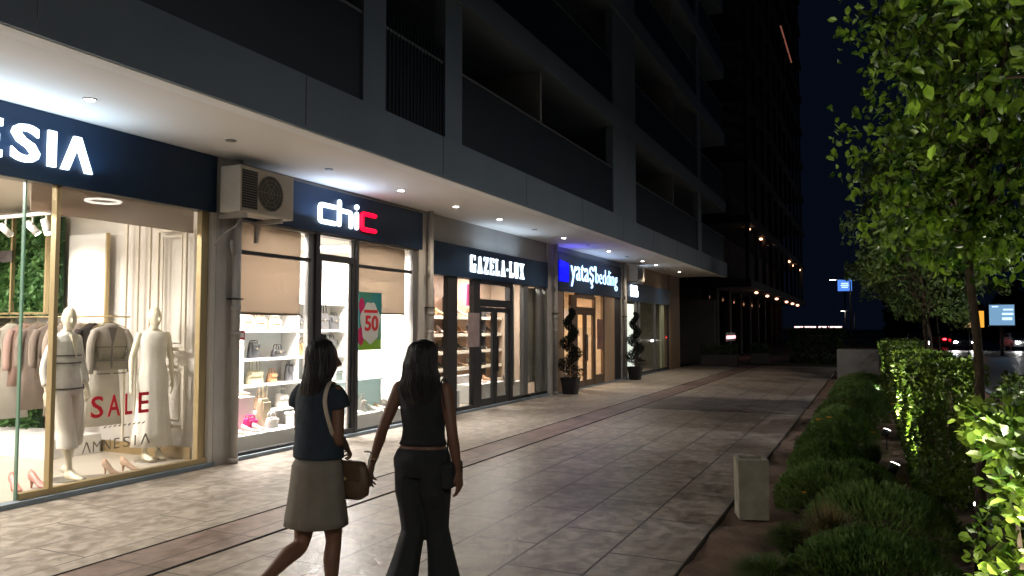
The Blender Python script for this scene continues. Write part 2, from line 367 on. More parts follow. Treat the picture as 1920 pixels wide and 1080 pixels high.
# ------------------------------------------------------------------ signs
def sign(label, y0, y1, z0, z1, cat='shop sign'):
    t = thing('shop_sign', label, cat, (-7.36, (y0+y1)/2, z0))
    mk('panel', B(-7.40, -7.352, y0, y1, z0, z1), NAVY, t, bevel=.004)
    return t
XS = -7.345
s1 = sign('navy sign board with large white lit letters, AMNESIA, leftmost over the brass window', -.5, 7.14, 3.13, 3.83)
H0, H1 = 3.29, 3.65
def LET(mb): mk('letter', mb, LED, s1)
LET(text_mb('S', 4.575, 4.855, 3.285, 3.655, XS, .03, .022))
LET(strokes(MB(), [(.5, 0, .5, 1)], 4.935, 5.02, H0, H1, XS, .085, .03))
def lam(y0, y1, z0=H0, z1=H1, wd=.078, x=XS, d=.03):
    # a letter A without its crossbar, one closed outline
    ym = (y0+y1)/2; k = wd*1.05
    P = [(y0, z0), (y0+k, z0), (ym, z1-wd*1.5), (y1-k, z0), (y1, z0), (ym+wd*.5, z1), (ym-wd*.5, z1)]
    n = len(P); fs = [(0,1,2,6), (2,3,4,5), (2,5,6)]
    return MB().add([(x, *p) for p in P]+[(x+d, *p) for p in P], [tuple(reversed(f)) for f in fs]+[tuple(i+n for i in f) for f in fs]+[(i, (i+1) % n, (i+1) % n+n, i+n) for i in range(n)])
LET(lam(5.075, 5.42))
LET(strokes(MB(), [(.15, 0, .15, 1), (.15, .09, 1, .09), (.15, .5, .9, .5), (.15, .91, 1, .91)], 4.22, 4.49, H0, H1, XS, .07, .03))
LET(text_mb('N', 3.85, 4.14, H0, H1, XS, .03, .022)); LET(text_mb('M', 3.4, 3.76, H0, H1, XS, .03, .022)); LET(lam(3.0, 3.34))
s2 = sign('navy sign board reading chic with three white lit letters and a red last c', 7.53, 12.04, 3.11, 3.78)
def rnd(pts, r=.05):  # round the corners of a polyline
    out = [pts[0]]
    for i in range(1, len(pts)-1):
        a, b, c = map(Vector, (pts[i-1], pts[i], pts[i+1])); d0 = (a-b).normalized(); d1 = (c-b).normalized()
        for k in range(5):
            t = k/4; out.append(tuple((b+d0*r)*(1-t)**2+b*2*t*(1-t)+(b+d1*r)*t*t))
    out.append(pts[-1]); return out
rr = .036
def neon(mb, pts, r=rr): return mb.tube([Vector((XS+.02, p[0], p[1])) for p in pts], r, 10, True)
mk('letter', neon(MB(), rnd([(9.46, 3.52), (9.10, 3.52), (9.10, 3.27), (9.46, 3.27)])), LED, s2)
mk('letter', neon(neon(MB(), [(9.56, 3.62), (9.56, 3.27)]), rnd([(9.56, 3.49), (9.85, 3.49), (9.85, 3.27)])), LED, s2)
mk('letter', neon(neon(MB(), [(10.00, 3.49), (10.00, 3.27)]), [(10.0, 3.595), (10.0, 3.60)], .042), LED, s2)
mk('letter', neon(MB(), rnd([(10.50, 3.52), (10.14, 3.52), (10.14, 3.27), (10.50, 3.27)])), LEDR, s2)
s3 = sign('navy sign board reading GAZELA-LUX in white slab serif lit letters', 12.44, 18.08, 2.70, 3.33)
GL = {  # condensed slab serif glyphs: heavy stems, thin arms
 'G': [(.14, .04, .14, .96, .11), (.1, .95, .85, .95, .05), (.1, .05, .9, .05, .05), (.82, .72, .82, .98, .07), (.82, .02, .82, .46, .11), (.6, .46, 1, .46, .04)],
 'A': [(.18, .03, .46, .98, .05), (.8, .03, .5, .98, .11), (.25, .32, .75, .32, .04), (0, .03, .4, .03, .045), (.6, .03, 1.05, .03, .045)],
 'Z': [(.08, .96, .95, .96, .05), (.15, .04, .85, .96, .11), (.05, .04, .95, .04, .05), (.09, .76, .09, .97, .05), (.93, .03, .93, .24, .05)],
 'E': [(.25, .02, .25, .98, .11), (.02, .97, .92, .97, .045), (.02, .03, .95, .03, .045), (.2, .5, .7, .5, .045), (.92, .74, .92, .97, .05), (.94, .03, .94, .26, .05), (.7, .38, .7, .62, .04)],
 'L': [(.28, .02, .28, .98, .11), (.02, .97, .56, .97, .045), (.02, .03, .95, .03, .045), (.93, .03, .93, .3, .05)],
 '-': [(.1, .45, .9, .45, .08)],
 'U': [(.2, .1, .2, .98, .11), (.8, .1, .8, .98, .05), (.2, .06, .8, .06, .07), (.02, .97, .42, .97, .045), (.6, .97, 1, .97, .045)],
 'X': [(.12, .97, .85, .03, .11), (.85, .97, .15, .03, .05), (0, .97, .4, .97, .045), (.65, .97, 1, .97, .045), (0, .03, .35, .03, .045), (.6, .03, 1.05, .03, .045)]}
word = 'GAZELA-LUX'; ws = [1.05, 1, .95, .95, .9, 1, .5, .9, 1, 1.05]; tot = sum(ws); y = 13.84
for ch, wd in zip(word, ws):
    st = (16.60-13.84)*wd/tot
    mk('letter', strokes(MB(), [(*g[:4], g[4]*.72) for g in GL[ch]], y+.03, y+st-.045, 2.83, 3.18, XS, .09, .012), LED, s3); y += st
s4 = sign('dark sign board with a blue lit emblem and white lit words yata\u015f bedding', 18.80, 24.44, 2.66, 3.66)
mbb = MB()
for k in range(3):
    e = [(18.83+.235*k, 2.92+.05), (18.83+.235*k, 3.40-.03*k)]; P = [(e[0][0], 2.95), (e[0][0]+.03, 2.92), (e[0][0]+.19, 2.92), (e[0][0]+.22, 2.95), (e[0][0]+.22, 3.42-.02*k), (e[0][0]+.17, 3.47-.02*k), (e[0][0]+.05, 3.47-.02*k), (e[0][0], 3.42-.02*k)]
    mbb.rings([[(XS+d, *p) for p in P] for d in (0, .015)])
mk('emblem', mbb, LEDB, s4)
mk('word', text_mb('yata\u015f', 19.70, 21.62, 2.82, 3.47, XS, .012, .0), LEDC, s4)
mk('word', text_mb('bedding', 21.80, 23.96, 2.86, 3.46, XS, .012, -.015), LEDC, s4)
mk('mark', B(XS, XS+.03, 21.66, 21.80, 3.36, 3.50), LEDC, s4, bevel=.01)
s5 = sign('small dark sign board with a two-line white lit mark, rightmost of the row', 24.95, 31.2, 2.60, 3.22)
mbb = MB()
for k in range(4): mbb.tube([(XS+.02, 25.55+.22*k, 2.80), (XS+.02, 25.55+.22*k, 2.93)], .055, 8, True); mbb.tube([(XS+.02, 25.5+.2*k, 3.03), (XS+.02, 25.5+.2*k, 3.10-.02*(k == 2))], .055, 8, True)
mk('emblem', mbb, LED, s5)
# the light the signs throw up onto the soffit (their own lamps, part of each sign)
for t, y, L_, pw, c in ((s1, 4.3, 2.4, 8, (.55, .76, 1)), (s2, 9.3, 1.2, 4.5, (.55, .70, 1)), (s3, 15.2, 2.2, 3.5, (.6, .78, 1)), (s4, 21.6, 3, 4, (.45, .62, 1)), (s4, 19.1, .6, 2, (.12, .12, 1)), (s5, 25.9, .8, 2, (.5, .7, 1))):
    light('AREA', 'glow_lamp', (-7.12, y, 3.30), pw, c, t, L_, .3, rot=(R(180), R(0), R(90)))

# ------------------------------------------------------------------ shopfronts
def bars(m, lst, parent, name='frame', x0=-7.47, x1=-7.39, bevel=.003):
    mb = MB()
    for (y0, y1, z0, z1) in lst: mb.box(x0, x1, y0, y1, z0, z1)
    return mk(name, mb, m, parent, bevel=bevel)
def pane(parent, y0, y1, z0, z1, x=-7.43, name='pane'): return mk(name, B(x-.004, x+.004, y0, y1, z0, z1), GLASS, parent)
# 1 fashion shop
f1 = thing('shop_window', 'tall brass framed shop window of the cream fashion shop with SALE lettering', 'shop window', (-7.43, 6, .05))
bars(GOLD, [(4.80, 7.16, .05, .115)], f1, 'sill'); bars(GOLD, [(5.09, 5.135, .115, 3.14)], f1, 'mullion')
bars(GOLD, [(6.98, 7.09, .115, 3.14)], f1, 'jamb', -7.50, -7.42); bars(mat('jamb_grey', (.5, .47, .42), .5), [(7.095, 7.163, .05, 3.14)], f1, 'reveal', -7.6, -7.37)
pane(f1, 5.135, 6.98, .115, 3.14); pane(f1, 4.80, 5.09, .115, 3.14)
SALEM = mat('sale_red', (.62, .01, .03), .5); GREYL = mat('grey_lettering', (.20, .18, .14), .6)
xg = -7.422
dc = MB()
for ch, a, b, dz in (('S', 5.55, 5.695, 0), ('A', 5.745, 5.90, 0), ('L', 5.96, 6.05, 0), ('E', 6.13, 6.265, 0)):
    q = text_mb(ch, a, b, .745, .975, xg, .004, .012); dc.add(q.v, q.f)
mk('sale_lettering', dc, SALEM, f1)
dc = MB()
for ch, a, b in (('M', 5.585, 5.675), ('N', 5.71, 5.79), ('E', 5.835, 5.90), ('S', 5.945, 6.03), ):
    q = text_mb(ch, a, b, .395, .505, xg, .004, -.008); dc.add(q.v, q.f)
q = lam(5.46, 5.56, .395, .51, .013, xg, .004); dc.add(q.v, q.f); q = lam(6.17, 6.29, .395, .51, .016, xg, .004); dc.add(q.v, q.f)
strokes(dc, [(.5, 0, .5, 1)], 6.09, 6.105, .395, .51, xg, .015, .004)
for k in range(9): strokes(dc, [(.1, .1, .4, .7), (.4, .7, .6, .3), (.6, .3, .9, .9)], 5.70+.06*k, 5.74+.06*k, .62, .655, xg, .006, .004)
mk('name_lettering', dc, GREYL, f1)
g0 = thing('glass_door', 'frameless clear glass door beside the brass shop window', 'door', (-7.43, 4, .05))
pane(g0, 3.0, 4.78, .06, 3.13, name='leaf'); mk('edge_strip', B(-7.45, -7.41, 4.782, 4.796, .06, 3.13), mat('green_glass_edge', (.15, .3, .22), .3), g0)
mk('handle', MB().tube([(-7.36, 4.55, .8), (-7.36, 4.55, 1.5)], .015), GOLD, g0)
BL1 = see_through('sheer_beige_blind', (.62, .47, .38), .62, .8)
tag(mk('roller_blind', B(-7.56, -7.55, 4.93, 6.97, 2.86, 3.2), BL1), 'short sheer beige blind at the top of the fashion shop window', 'blind')
# 2 bag shop
f2 = thing('shop_window', 'grey framed shopfront of the white bag shop, two windows round a tall glass door', 'shop window', (-7.43, 9.7, .05))
bars(DARKF, [(7.50, 9.05, .05, .09), (10.16, 11.93, .05, .09), (7.50, 9.0, 2.66, 2.71), (10.16, 11.75, 2.66, 2.71)], f2, 'rail')
bars(GREYF, [(8.98, 9.10, .05, 3.09)], f2, 'mullion', -7.50, -7.42); bars(DARKF, [(9.10, 9.19, .05, 3.09)], f2, 'mullion', -7.50, -7.38)
bars(DARKF, [(10.07, 10.155, .05, 3.09)], f2, 'mullion', -7.50, -7.38); bars(GREYF, [(11.80, 11.93, .05, 3.09)], f2, 'jamb', -7.5, -7.40)
bars(GREYF, [(10.0, 10.07, 2.80, 3.09), (9.94, 10.0, .12, 2.70)], f2, 'door_stile', -7.46, -7.42)
dr = bars(DARKF, [(9.19, 10.07, 2.70, 2.80), (9.19, 10.07, .055, .13), (9.19, 9.25, .13, 2.70), (10.01, 10.07, .13, 2.70)], f2, 'door', -7.45, -7.39)
mk('handle', MB().tube([(-7.36, 9.32, 1.0), (-7.36, 9.32, 1.45)], .016), BLACK, dr); mk('door_glass', B(-7.425, -7.418, 9.25, 10.01, .13, 2.70), GLASS, dr)
mk('lock_case', B(-7.41, -7.385, 9.26, 9.36, 1.50, 1.60), BLACK, dr)
pane(f2, 7.50, 8.98, .09, 2.66); pane(f2, 10.155, 11.80, .09, 2.66); pane(f2, 7.50, 8.98, 2.71, 3.09); pane(f2, 10.155, 11.8, 2.71, 3.09); pane(f2, 9.19, 10.0, 2.80, 3.09)
BL2 = mat('beige_blind', (.42, .36, .30), .8, trans=.45)
for y0, y1, zb, lab in ((7.52, 8.93, 1.87, 'wide beige roller blind in the left window of the white bag shop'), (10.18, 11.72, 1.92, 'beige roller blind in the right window of the white bag shop, behind the poster')):
    t = thing('roller_blind', lab, 'blind', (-7.53, (y0+y1)/2, zb)); mk('fabric', B(-7.535, -7.529, y0, y1, zb+.03, 3.08), BL2, t); mk('bottom_rail', B(-7.545, -7.52, y0, y1, zb, zb+.03), mat('rail_brown', (.2, .14, .1), .5), t)
STK = mat('sticker_red', (.5, .05, .05), .5)
for y, z, lab in ((7.68, 1.60, 'small square red edged sticker at the left of the bag shop window'), (11.85, 1.52, 'small red edged sticker on the right jamb of the bag shop')):
    t = thing('sticker', lab, 'sticker', (-7.42, y, z)); mk('border', B(-7.423, -7.418, y-.05, y+.05, z-.06, z+.06), STK, t); mk('centre', B(-7.4175, -7.4165, y-.03, y+.03, z-.03, z+.03), WHITE, t)
po = thing('poster', 'colourful sale poster with a red 50 on a white blot, hung behind the glass', 'poster', (-7.46, 10.6, 1.35))
mk('sheet', B(-7.475, -7.47, 10.28, 10.92, 1.33, 2.28), mat('poster_teal', (.04, .26, .30), .5, noise=(2.2, (.10, .30, .16), .1)), po)
mb = MB(); P = [(10.60+.27*math.cos(a)*(1+.09*math.sin(5*a)), 1.78+.34*math.sin(a)*(1+.06*math.sin(7*a))) for a in [k*math.pi/18 for k in range(36)]]
mb.add([(-7.469, *p) for p in P]+[(-7.466, *p) for p in P], [tuple(range(36, 72))]+[(i, (i+1) % 36, (i+1) % 36+36, i+36) for i in range(36)])
mk('blot', mb, WHITE, po); mk('green_field', B(-7.4695, -7.468, 10.285, 10.91, 1.335, 1.50), mat('poster_green', (.25, .5, .04), .5), po)
mb = MB().ball((-7.468, 10.36, 2.05), .002, .08, .13).ball((-7.468, 10.34, 1.56), .002, .09, .15); mk('pink_splash', mb, mat('poster_pink', (.7, .02, .15), .5), po)
mk('digits', text_mb('50', 10.44, 10.82, 1.64, 1.90, -7.4655, .004, .03), mat('poster_red', (.75, .03, .04), .5), po)
mk('headline', B(-7.4655, -7.463, 10.42, 10.80, 1.94, 1.99), mat('poster_red', (.75, .03, .04)), po)
# 3 shoe shop
f3 = thing('shop_window', 'black framed shopfront of the shoe shop with a glass double door', 'shop window', (-7.43, 15.2, .05))
bars(DARKF, [(12.42, 14.1, .05, .12), (15.95, 18.10, .05, .12)], f3, 'rail')
for y0, y1 in ((13.05, 13.42), (14.12, 14.40), (15.88, 16.05), (16.66, 16.9), (17.62, 17.78), (18.0, 18.1)): bars(DARKF if y0 < 16.1 else GREYF, [(y0, y1, .05, 2.70)], f3, 'mullion', -7.50, -7.39)
bars(DARKF, [(14.40, 15.88, 2.14, 2.30), (14.40, 15.88, 2.62, 2.70)], f3, 'transom', -7.5, -7.38)
for y0, y1, hy in ((14.40, 15.13, 15.06), (15.15, 15.88, 15.22)):
    d = bars(DARKF, [(y0, y0+.10, .06, 2.13), (y1-.10, y1, .06, 2.13), (y0+.10, y1-.10, .06, .20), (y0+.10, y1-.10, 2.03, 2.13)], f3, 'door', -7.46, -7.40)
    mk('handle', MB().tube([(-7.37, hy, .75), (-7.37, hy, 1.5)], .016), BLACK, d); mk('door_glass', B(-7.434, -7.428, y0+.1, y1-.1, .2, 2.03), GLASS, d)
for a, b in ((12.42, 13.05), (13.42, 14.12), (16.05, 16.66), (16.9, 17.62), (17.78, 18.0)): pane(f3, a, b, .12, 2.70)
pane(f3, 14.40, 15.88, 2.30, 2.62)
CUR = mat('greige_curtain', (.36, .34, .30), .85, trans=.35)
for a, b, lab in ((16.1, 16.62, 'narrow greige curtain right of the shoe shop door'), (16.94, 17.95, 'wide greige curtain at the right end of the shoe shop')):
    mb = MB(); n = int((b-a)/.03); P = [(-7.62+.012*math.sin(k*1.1), a+(b-a)*k/n) for k in range(n+1)]
    vs = [(x, y, .35) for x, y in P]+[(x, y, 2.68) for x, y in P]+[(x-.006, y, .35) for x, y in P]+[(x-.006, y, 2.68) for x, y in P]; m_ = n+1
    mb.add(vs, [(i, i+1, m_+i+1, m_+i) for i in range(n)]+[(2*m_+i+1, 2*m_+i, 3*m_+i, 3*m_+i+1) for i in range(n)])
    tag(mk('curtain', mb, CUR, smooth=True), lab, 'curtain')
tag(mk('poster', B(-7.40, -7.388, 13.88, 14.38, 1.30, 2.0), mat('grey_pink_print', (.30, .22, .22), .6, noise=(5, (.38, .30, .29)))), 'greyish pink paper poster on the frame left of the shoe shop door', 'poster')
tag(mk('banner', B(-7.60, -7.585, 12.52, 12.86, 1.32, 2.45), mat('lilac_banner', (.50, .40, .42), .6, noise=(2, (.42, .18, .22), .12))), 'tall pale lilac banner at the left edge of the shoe shop window', 'banner')
tag(mk('neon_panel', B(-7.75, -7.72, 14.45, 15.05, 2.16, 2.62), mat('pink_neon', (.8, .1, .25), emit=((1, .12, .28), .35))), 'pink glowing panel above the shoe shop door', 'light panel')
# 4 bedding shop
f4 = thing('shop_window', 'bronze framed front of the bedding shop with narrow windows and double door', 'shop window', (-7.43, 21.6, .03))
mk('cladding', MB().box(-7.5, -7.38, 18.78, 19.22, .03, 2.66).box(-7.5, -7.38, 22.75, 23.75, .03, 2.66), TANW, f4)
mk('dark_cladding', B(-7.5, -7.39, 23.76, 24.45, .03, 2.66), DARKF, f4)
bars(BROWNF, [(19.22, 19.32, .03, 2.66), (19.85, 20.30, .03, 2.60), (21.80, 21.92, .03, 2.6), (22.62, 22.74, .03, 2.66), (20.3, 21.8, 2.52, 2.66), (19.32, 19.85, .03, .45), (21.92, 22.62, .03, .3), (20.3, 21.8, 2.22, 2.28)], f4, 'frame')
for y0, y1, hy in ((20.30, 21.04, 20.97), (21.06, 21.80, 21.13)):
    d = bars(BROWNF, [(y0, y0+.10, .04, 2.2), (y1-.10, y1, .04, 2.2), (y0+.10, y1-.10, .04, .2), (y0+.10, y1-.10, 2.1, 2.2)], f4, 'door', -7.46, -7.40)
    mk('handle', MB().tube([(-7.37, hy, .75), (-7.37, hy, 1.5)], .018), BLACK, d); mk('door_glass', B(-7.434, -7.428, y0+.1, y1-.1, .2, 2.1), GLASS, d)
pane(f4, 19.32, 19.85, .45, 2.66); pane(f4, 21.92, 22.62, .3, 2.66); mk('dark_transom', B(-7.46, -7.41, 20.3, 21.8, 2.06, 2.22), DARKF, f4)
tag(mk('poster', B(-7.40, -7.388, 22.05, 22.6, 1.05, 1.95), mat('brown_print', (.20, .10, .08), .6, noise=(4, (.32, .18, .13)))), 'brown poster in the right window of the bedding shop', 'poster')
# bed and cushions glimpsed inside
bd = thing('bed', 'made up pale bed just inside the bedding shop', 'bed', (-9.2, 21.3, .05)); mk('base', B(-10.0, -8.3, 20.4, 22.3, .05, .35), WALLG, bd, bevel=.02)
mk('mattress', B(-9.95, -8.35, 20.45, 22.25, .36, .62), WHITE, bd, bevel=.05); mk('headboard', B(-10.1, -10.01, 20.3, 22.4, .05, 1.2), TANW, bd, bevel=.03)
mk('pillow', B(-9.9, -9.5, 20.6, 21.2, .63, .78), CREAM, bd, bevel=.06); mk('pillow', B(-9.9, -9.5, 21.5, 22.1, .63, .78), CREAM, bd, bevel=.06)
# 5 corner shop
f5 = thing('shop_window', 'dark glazed front of the corner shop with one white panel', 'shop window', (-7.43, 28, .03))
mk('white_panel', B(-7.48, -7.41, 25.25, 26.1, .35, 2.5), mat('lit_white_panel', (.8, .85, .8), emit=((.85, 1, .88), .35)), f5)
bars(GREYF, [(26.15, 26.40, .03, 2.6), (26.6, 26.85, .03, 2.6), (24.95, 25.2, .03, 2.6), (28.9, 29.0, .03, 2.6)], f5, 'frame'); bars(mat('pale_green_post', (.42, .46, .30), .5), [(29.9, 30.35, .03, 2.6)], f5, 'post')
bars(DARKF, [(26.85, 31.2, .03, .12), (31.1, 31.2, .12, 2.6)], f5, 'rail'); pane(f5, 26.85, 28.9, .12, 2.6); pane(f5, 29.0, 29.9, .12, 2.6); pane(f5, 30.35, 31.1, .12, 2.6); pane(f5, 26.4, 26.6, .05, 2.6)
for (x, y, z) in ((-8.6, 28.3, 2.2), (-8.9, 28.9, 1.4), (-8.9, 29.6, .4)):
    tag(mk('spot_lamp', MB().ball((x, y, z), .05), mat('small_warm_lamp', (1, .8, .6), emit=((1, .85, .7), 5))), {2.2: 'high white round lamp', 1.4: 'middle warm round lamp', .4: 'low warm round lamp'}[z]+' glimpsed in the dark corner shop', 'lamp')

# ------------------------------------------------------------------ downpipes, AC units, downlights
PL = ['grey downpipe on the pilaster left of the large air conditioner', 'grey downpipe between the bag shop and the shoe shop', 'grey downpipe between the shoe shop and the bedding shop', 'grey downpipe right of the bedding shop sign']
for (y, lab) in zip((7.42, 12.20, 18.42, 24.62), PL):
    t = thing('downpipe', lab, 'downpipe', (-7.28, y, 0), 'downpipes down the shop pilasters')
    mk('pipe', MB().tube([(-7.28, y, .0), (-7.28, y, 3.83)], .056, 16), PIPE, t, smooth=True)
    for z in (.04, 1.62, 1.95): mk('collar', MB().tube([(-7.28, y, z-.03), (-7.28, y, z+.03)], .064, 16), PIPE, t, smooth=True)
    mk('bracket', MB().box(-7.37, -7.22, y-.07, y+.07, 2.05, 2.07), BLACK, t)
    mk('elbow', MB().tube([(-7.28, y-.05, 2.62), (-7.25, y-.12, 2.72), (-7.25, y-.12, 2.80)], .022, 8), PIPE, t, smooth=True)
def ac(label, y0, zb, s=1.):
    t = thing('air_conditioner', label, 'air conditioner', (-7.1, y0+.48*s, zb))
    W, H, D = .97*s, .58*s, .33*s; x1 = -6.95; x0 = x1-D
    mk('casing', B(x0, x1, y0, y0+W, zb, zb+H), ACW, t, bevel=.015)
    mb = MB(); mb.box(x1+.002, x1+.006, y0+.03, y0+.29*s, zb+.05, zb+H-.05); mk('coil', mb, BLACK, t)
    mb = MB()
    for k in range(15): mb.box(x1+.004, x1+.014, y0+.03, y0+.29*s, zb+.05+k*(H-.1)/15, zb+.058+k*(H-.1)/15)
    mk('louvre', mb, GREYF, t)
    cy, cz = y0+.52*s, zb+H/2; mb = MB()
    mb.rings([[(x1+.003+d, cy+.225*s*math.cos(a), cz+.225*s*math.sin(a)) for a in [k*math.pi/16 for k in range(32)]] for d in (0, .006)]); mk('fan_opening', mb, mat('fan_dark', (.10, .095, .085), .6), t)
    mb = MB()
    for q in (.06, .12, .17, .225): mb.tube([(x1+.018, cy+q*s*math.cos(a), cz+q*s*math.sin(a)) for a in [k*math.pi/12 for k in range(25)]], .004, 5)
    for k in range(6): a = k*math.pi/3; mb.tube([(x1+.018, cy, cz), (x1+.018, cy+.225*s*math.cos(a), cz+.225*s*math.sin(a))], .004, 5)
    mk('fan_grille', mb, mat('grille_grey', (.25, .24, .22), .5), t)
    for y in (y0+.08, y0+W-.25): mk('bracket', MB().box(-7.40, x1, y, y+.05, zb-.06, zb-.005).box(-7.40, -7.36, y, y+.05, zb-.3, zb-.06), PIPE, t)
    mk('hose', MB().tube([(-7.1, y0+.2, zb), (-7.12, y0+.12, zb-.15), (-7.25, y0+.02, zb-.28), (-7.35, y0, zb-.4)], .012, 6), PIPE, t, smooth=True)
    return t
ac('large cream outdoor air conditioner hung under the soffit beside the bag shop sign', 7.12, 3.12)
ac('small pale air conditioner above the rightmost shop sign', 24.95, 3.25, .9)
lit = {0, 3, 4, 5, 7, 9, 11, 12, 14}
for k in range(-2, 16):
    y = 4.82+1.765*k-(.9 if k in (12,) else 0)
    if k == 12: y = 25.95
    on = k in lit or k in (-1,)
    t = thing('downlight', '%s round downlight in the canopy soffit, number %d counted from the left' % ('lit' if on else 'unlit', k+3), 'downlight', (-6.58, y, 3.83), 'round downlights in the canopy soffit')
    t['label'] = ('lit' if on else 'unlit')+' round soffit downlight '+{-2: 'out beyond the left edge', -1: 'just beyond the left edge', 0: 'above the big white S and I', 1: 'right of the lit one over AMNESIA', 2: 'right of the air conditioner shadow', 3: 'in front of the red letter c', 4: 'over the downpipe right of the chic sign', 5: 'over the left end of the GAZELA-LUX sign', 6: 'over the letters LUX', 7: 'over the blue emblem', 8: 'over the word beginning with y', 9: 'over the word bedding', 10: 'left of the pair near the end', 11: 'first of the close pair near the canopy end', 12: 'second of the close pair near the canopy end', 13: 'before the canopy end', 14: 'over the tan end pilaster', 15: 'last at the canopy end'}[k]
    mk('ring', MB().tube([(-6.58+.055*math.cos(a), y+.055*math.sin(a), 3.83) for a in [j*math.pi/8 for j in range(17)]], .007, 6), OFFD, t, smooth=True)
    mk('lens', MB().rings([[(-6.58+.048*math.cos(a), y+.048*math.sin(a), z) for a in [j*math.pi/8 for j in range(16)]] for z in (3.822, 3.83)]), LAMPW if on else OFFD, t)
    if on: light('SPOT', 'lamp', (-6.58, y, 3.81), 54 if k < 9 else 66, (1, .82, .62), t, .04, spot=R(125), blend=.9)

# ================================================================== STREET LAMPS (along the road, behind the trees)
def street_lamp(label, x, y, h, power, lit=True, col=(1, .90, .78)):
    t = thing('street_lamp', label, 'street lamp', (x, y, -.16), 'street lamps along the road')
    mk('pole', MB().tube([(x, y, -.16), (x, y, h*.5), (x, y, h)], [.10, .08, .06], 12), PIPE, t, smooth=True)
    mk('arm', MB().tube([(x, y, h), (x-.4, y, h+.15), (x-1.3, y, h+.2)], .04, 8), PIPE, t, smooth=True)
    hd = mk('head', MB().box(x-1.85, x-1.2, y-.15, y+.15, h+.14, h+.24), GREYF, t, bevel=.03)
    mk('lens', B(x-1.8, x-1.25, y-.12, y+.12, h+.125, h+.137), mat('street_lens', (1, 1, 1), emit=((1, .86, .72), 10)), hd)
    if power: light('SPOT', 'lamp', (x-1.5, y, h+.05), power, col, t, .35, spot=R(165), blend=.6)
    return t
street_lamp('tall added street lamp by the road, unseen to the right', 8.5, 12.5, 9, 1100, col=(.92, .95, 1))  # three unseen lamps added to light the facade, paving and walkers
street_lamp('tall added street lamp by the road, unseen behind the viewer', 7.5, -12, 9, 2700, col=(1, .92, .82))
street_lamp('tall added street lamp by the road, unseen behind the tree crowns', 9.5, 24, 9, 900)
street_lamp('distant street lamp pole left of the blue billboard', -1.6, 80, 6.1, 0)
street_lamp('low faraway street lamp below the billboard', -1.9, 120, 3.9, 0)

# ================================================================== PEOPLE AND MANNEQUINS
def ell(c, rx, ry, rot, n=20):
    cs, sn = math.cos(rot), math.sin(rot); out = []
    for j in range(n):
        a = 2*math.pi*j/n; x = rx*math.cos(a); y = ry*math.sin(a)
        out.append((c[0]+x*cs-y*sn, c[1]+x*sn+y*cs, c[2]))
    return out
def hand(mb, W, D, Nn, side, curl=.5):
    """W wrist, D direction of the fingers, Nn palm normal, side = direction of the thumb"""
    W, D, Nn = Vector(W), Vector(D).normalized(), Vector(Nn); Nn = (Nn-D*Nn.dot(D)).normalized(); S = D.cross(Nn)*side
    for k in range(4):  # palm
        o = S*(.024-.016*k); mb.tube([W+o*.55, W+D*.045+o, W+D*.082+o*1.05], [.013, .0135, .0105], 8, True)
    for k, (ln, st) in enumerate(((.064, .082), (.074, .084), (.069, .081), (.054, .074))):
        b = W+D*st+S*(.029-.0195*k); d = D+S*(.10-.07*k); d.normalize(); c = curl*(1+.15*k)
        p1 = b+(d*math.cos(c*.5)+Nn*math.sin(c*.5))*ln*.42; p2 = p1+(d*math.cos(c*1.2)+Nn*math.sin(c*1.2))*ln*.33; p3 = p2+(d*math.cos(c*1.8)+Nn*math.sin(c*1.8))*ln*.25
        mb.tube([b, p1, p2, p3], [.0092, .0085, .0078, .0066], 8, True)
    b = W+D*.022+S*.024; d = (D*.75+S*.65+Nn*.25).normalized(); p1 = b+d*.034; p2 = p1+(D*.95+S*.25+Nn*.3).normalized()*.03
    mb.tube([b, p1, p2], [.0125, .0105, .008], 8, True)
def foot(mb, A, ang, pitch=0, s=1):
    """A ankle joint; ang heading; pitch lifts the heel"""
    cs, sn = math.cos(ang), math.sin(ang); cp, sp = math.cos(pitch), math.sin(pitch)
    def q(x, y, z):
        y2 = y*cp+z*sp; z2 = -y*sp+z*cp
        return (A[0]+x*cs-y2*sn, A[1]+x*sn+y2*cs, A[2]+z2)
    secs = [(-.055, .020, .022, -.05), (-.03, .032, .045, -.045), (.02, .034, .05, -.04), (.08, .038, .034, -.055), (.13, .042, .024, -.064), (.17, .036, .017, -.07), (.195, .02, .010, -.074)]
    rs = []
    for y, rx, rz, cz in secs:
        rs.append([q(rx*math.cos(2*math.pi*j/14)*s, y*s, (cz+rz*math.sin(2*math.pi*j/14))*s) for j in range(14)])
    mb.rings(rs)
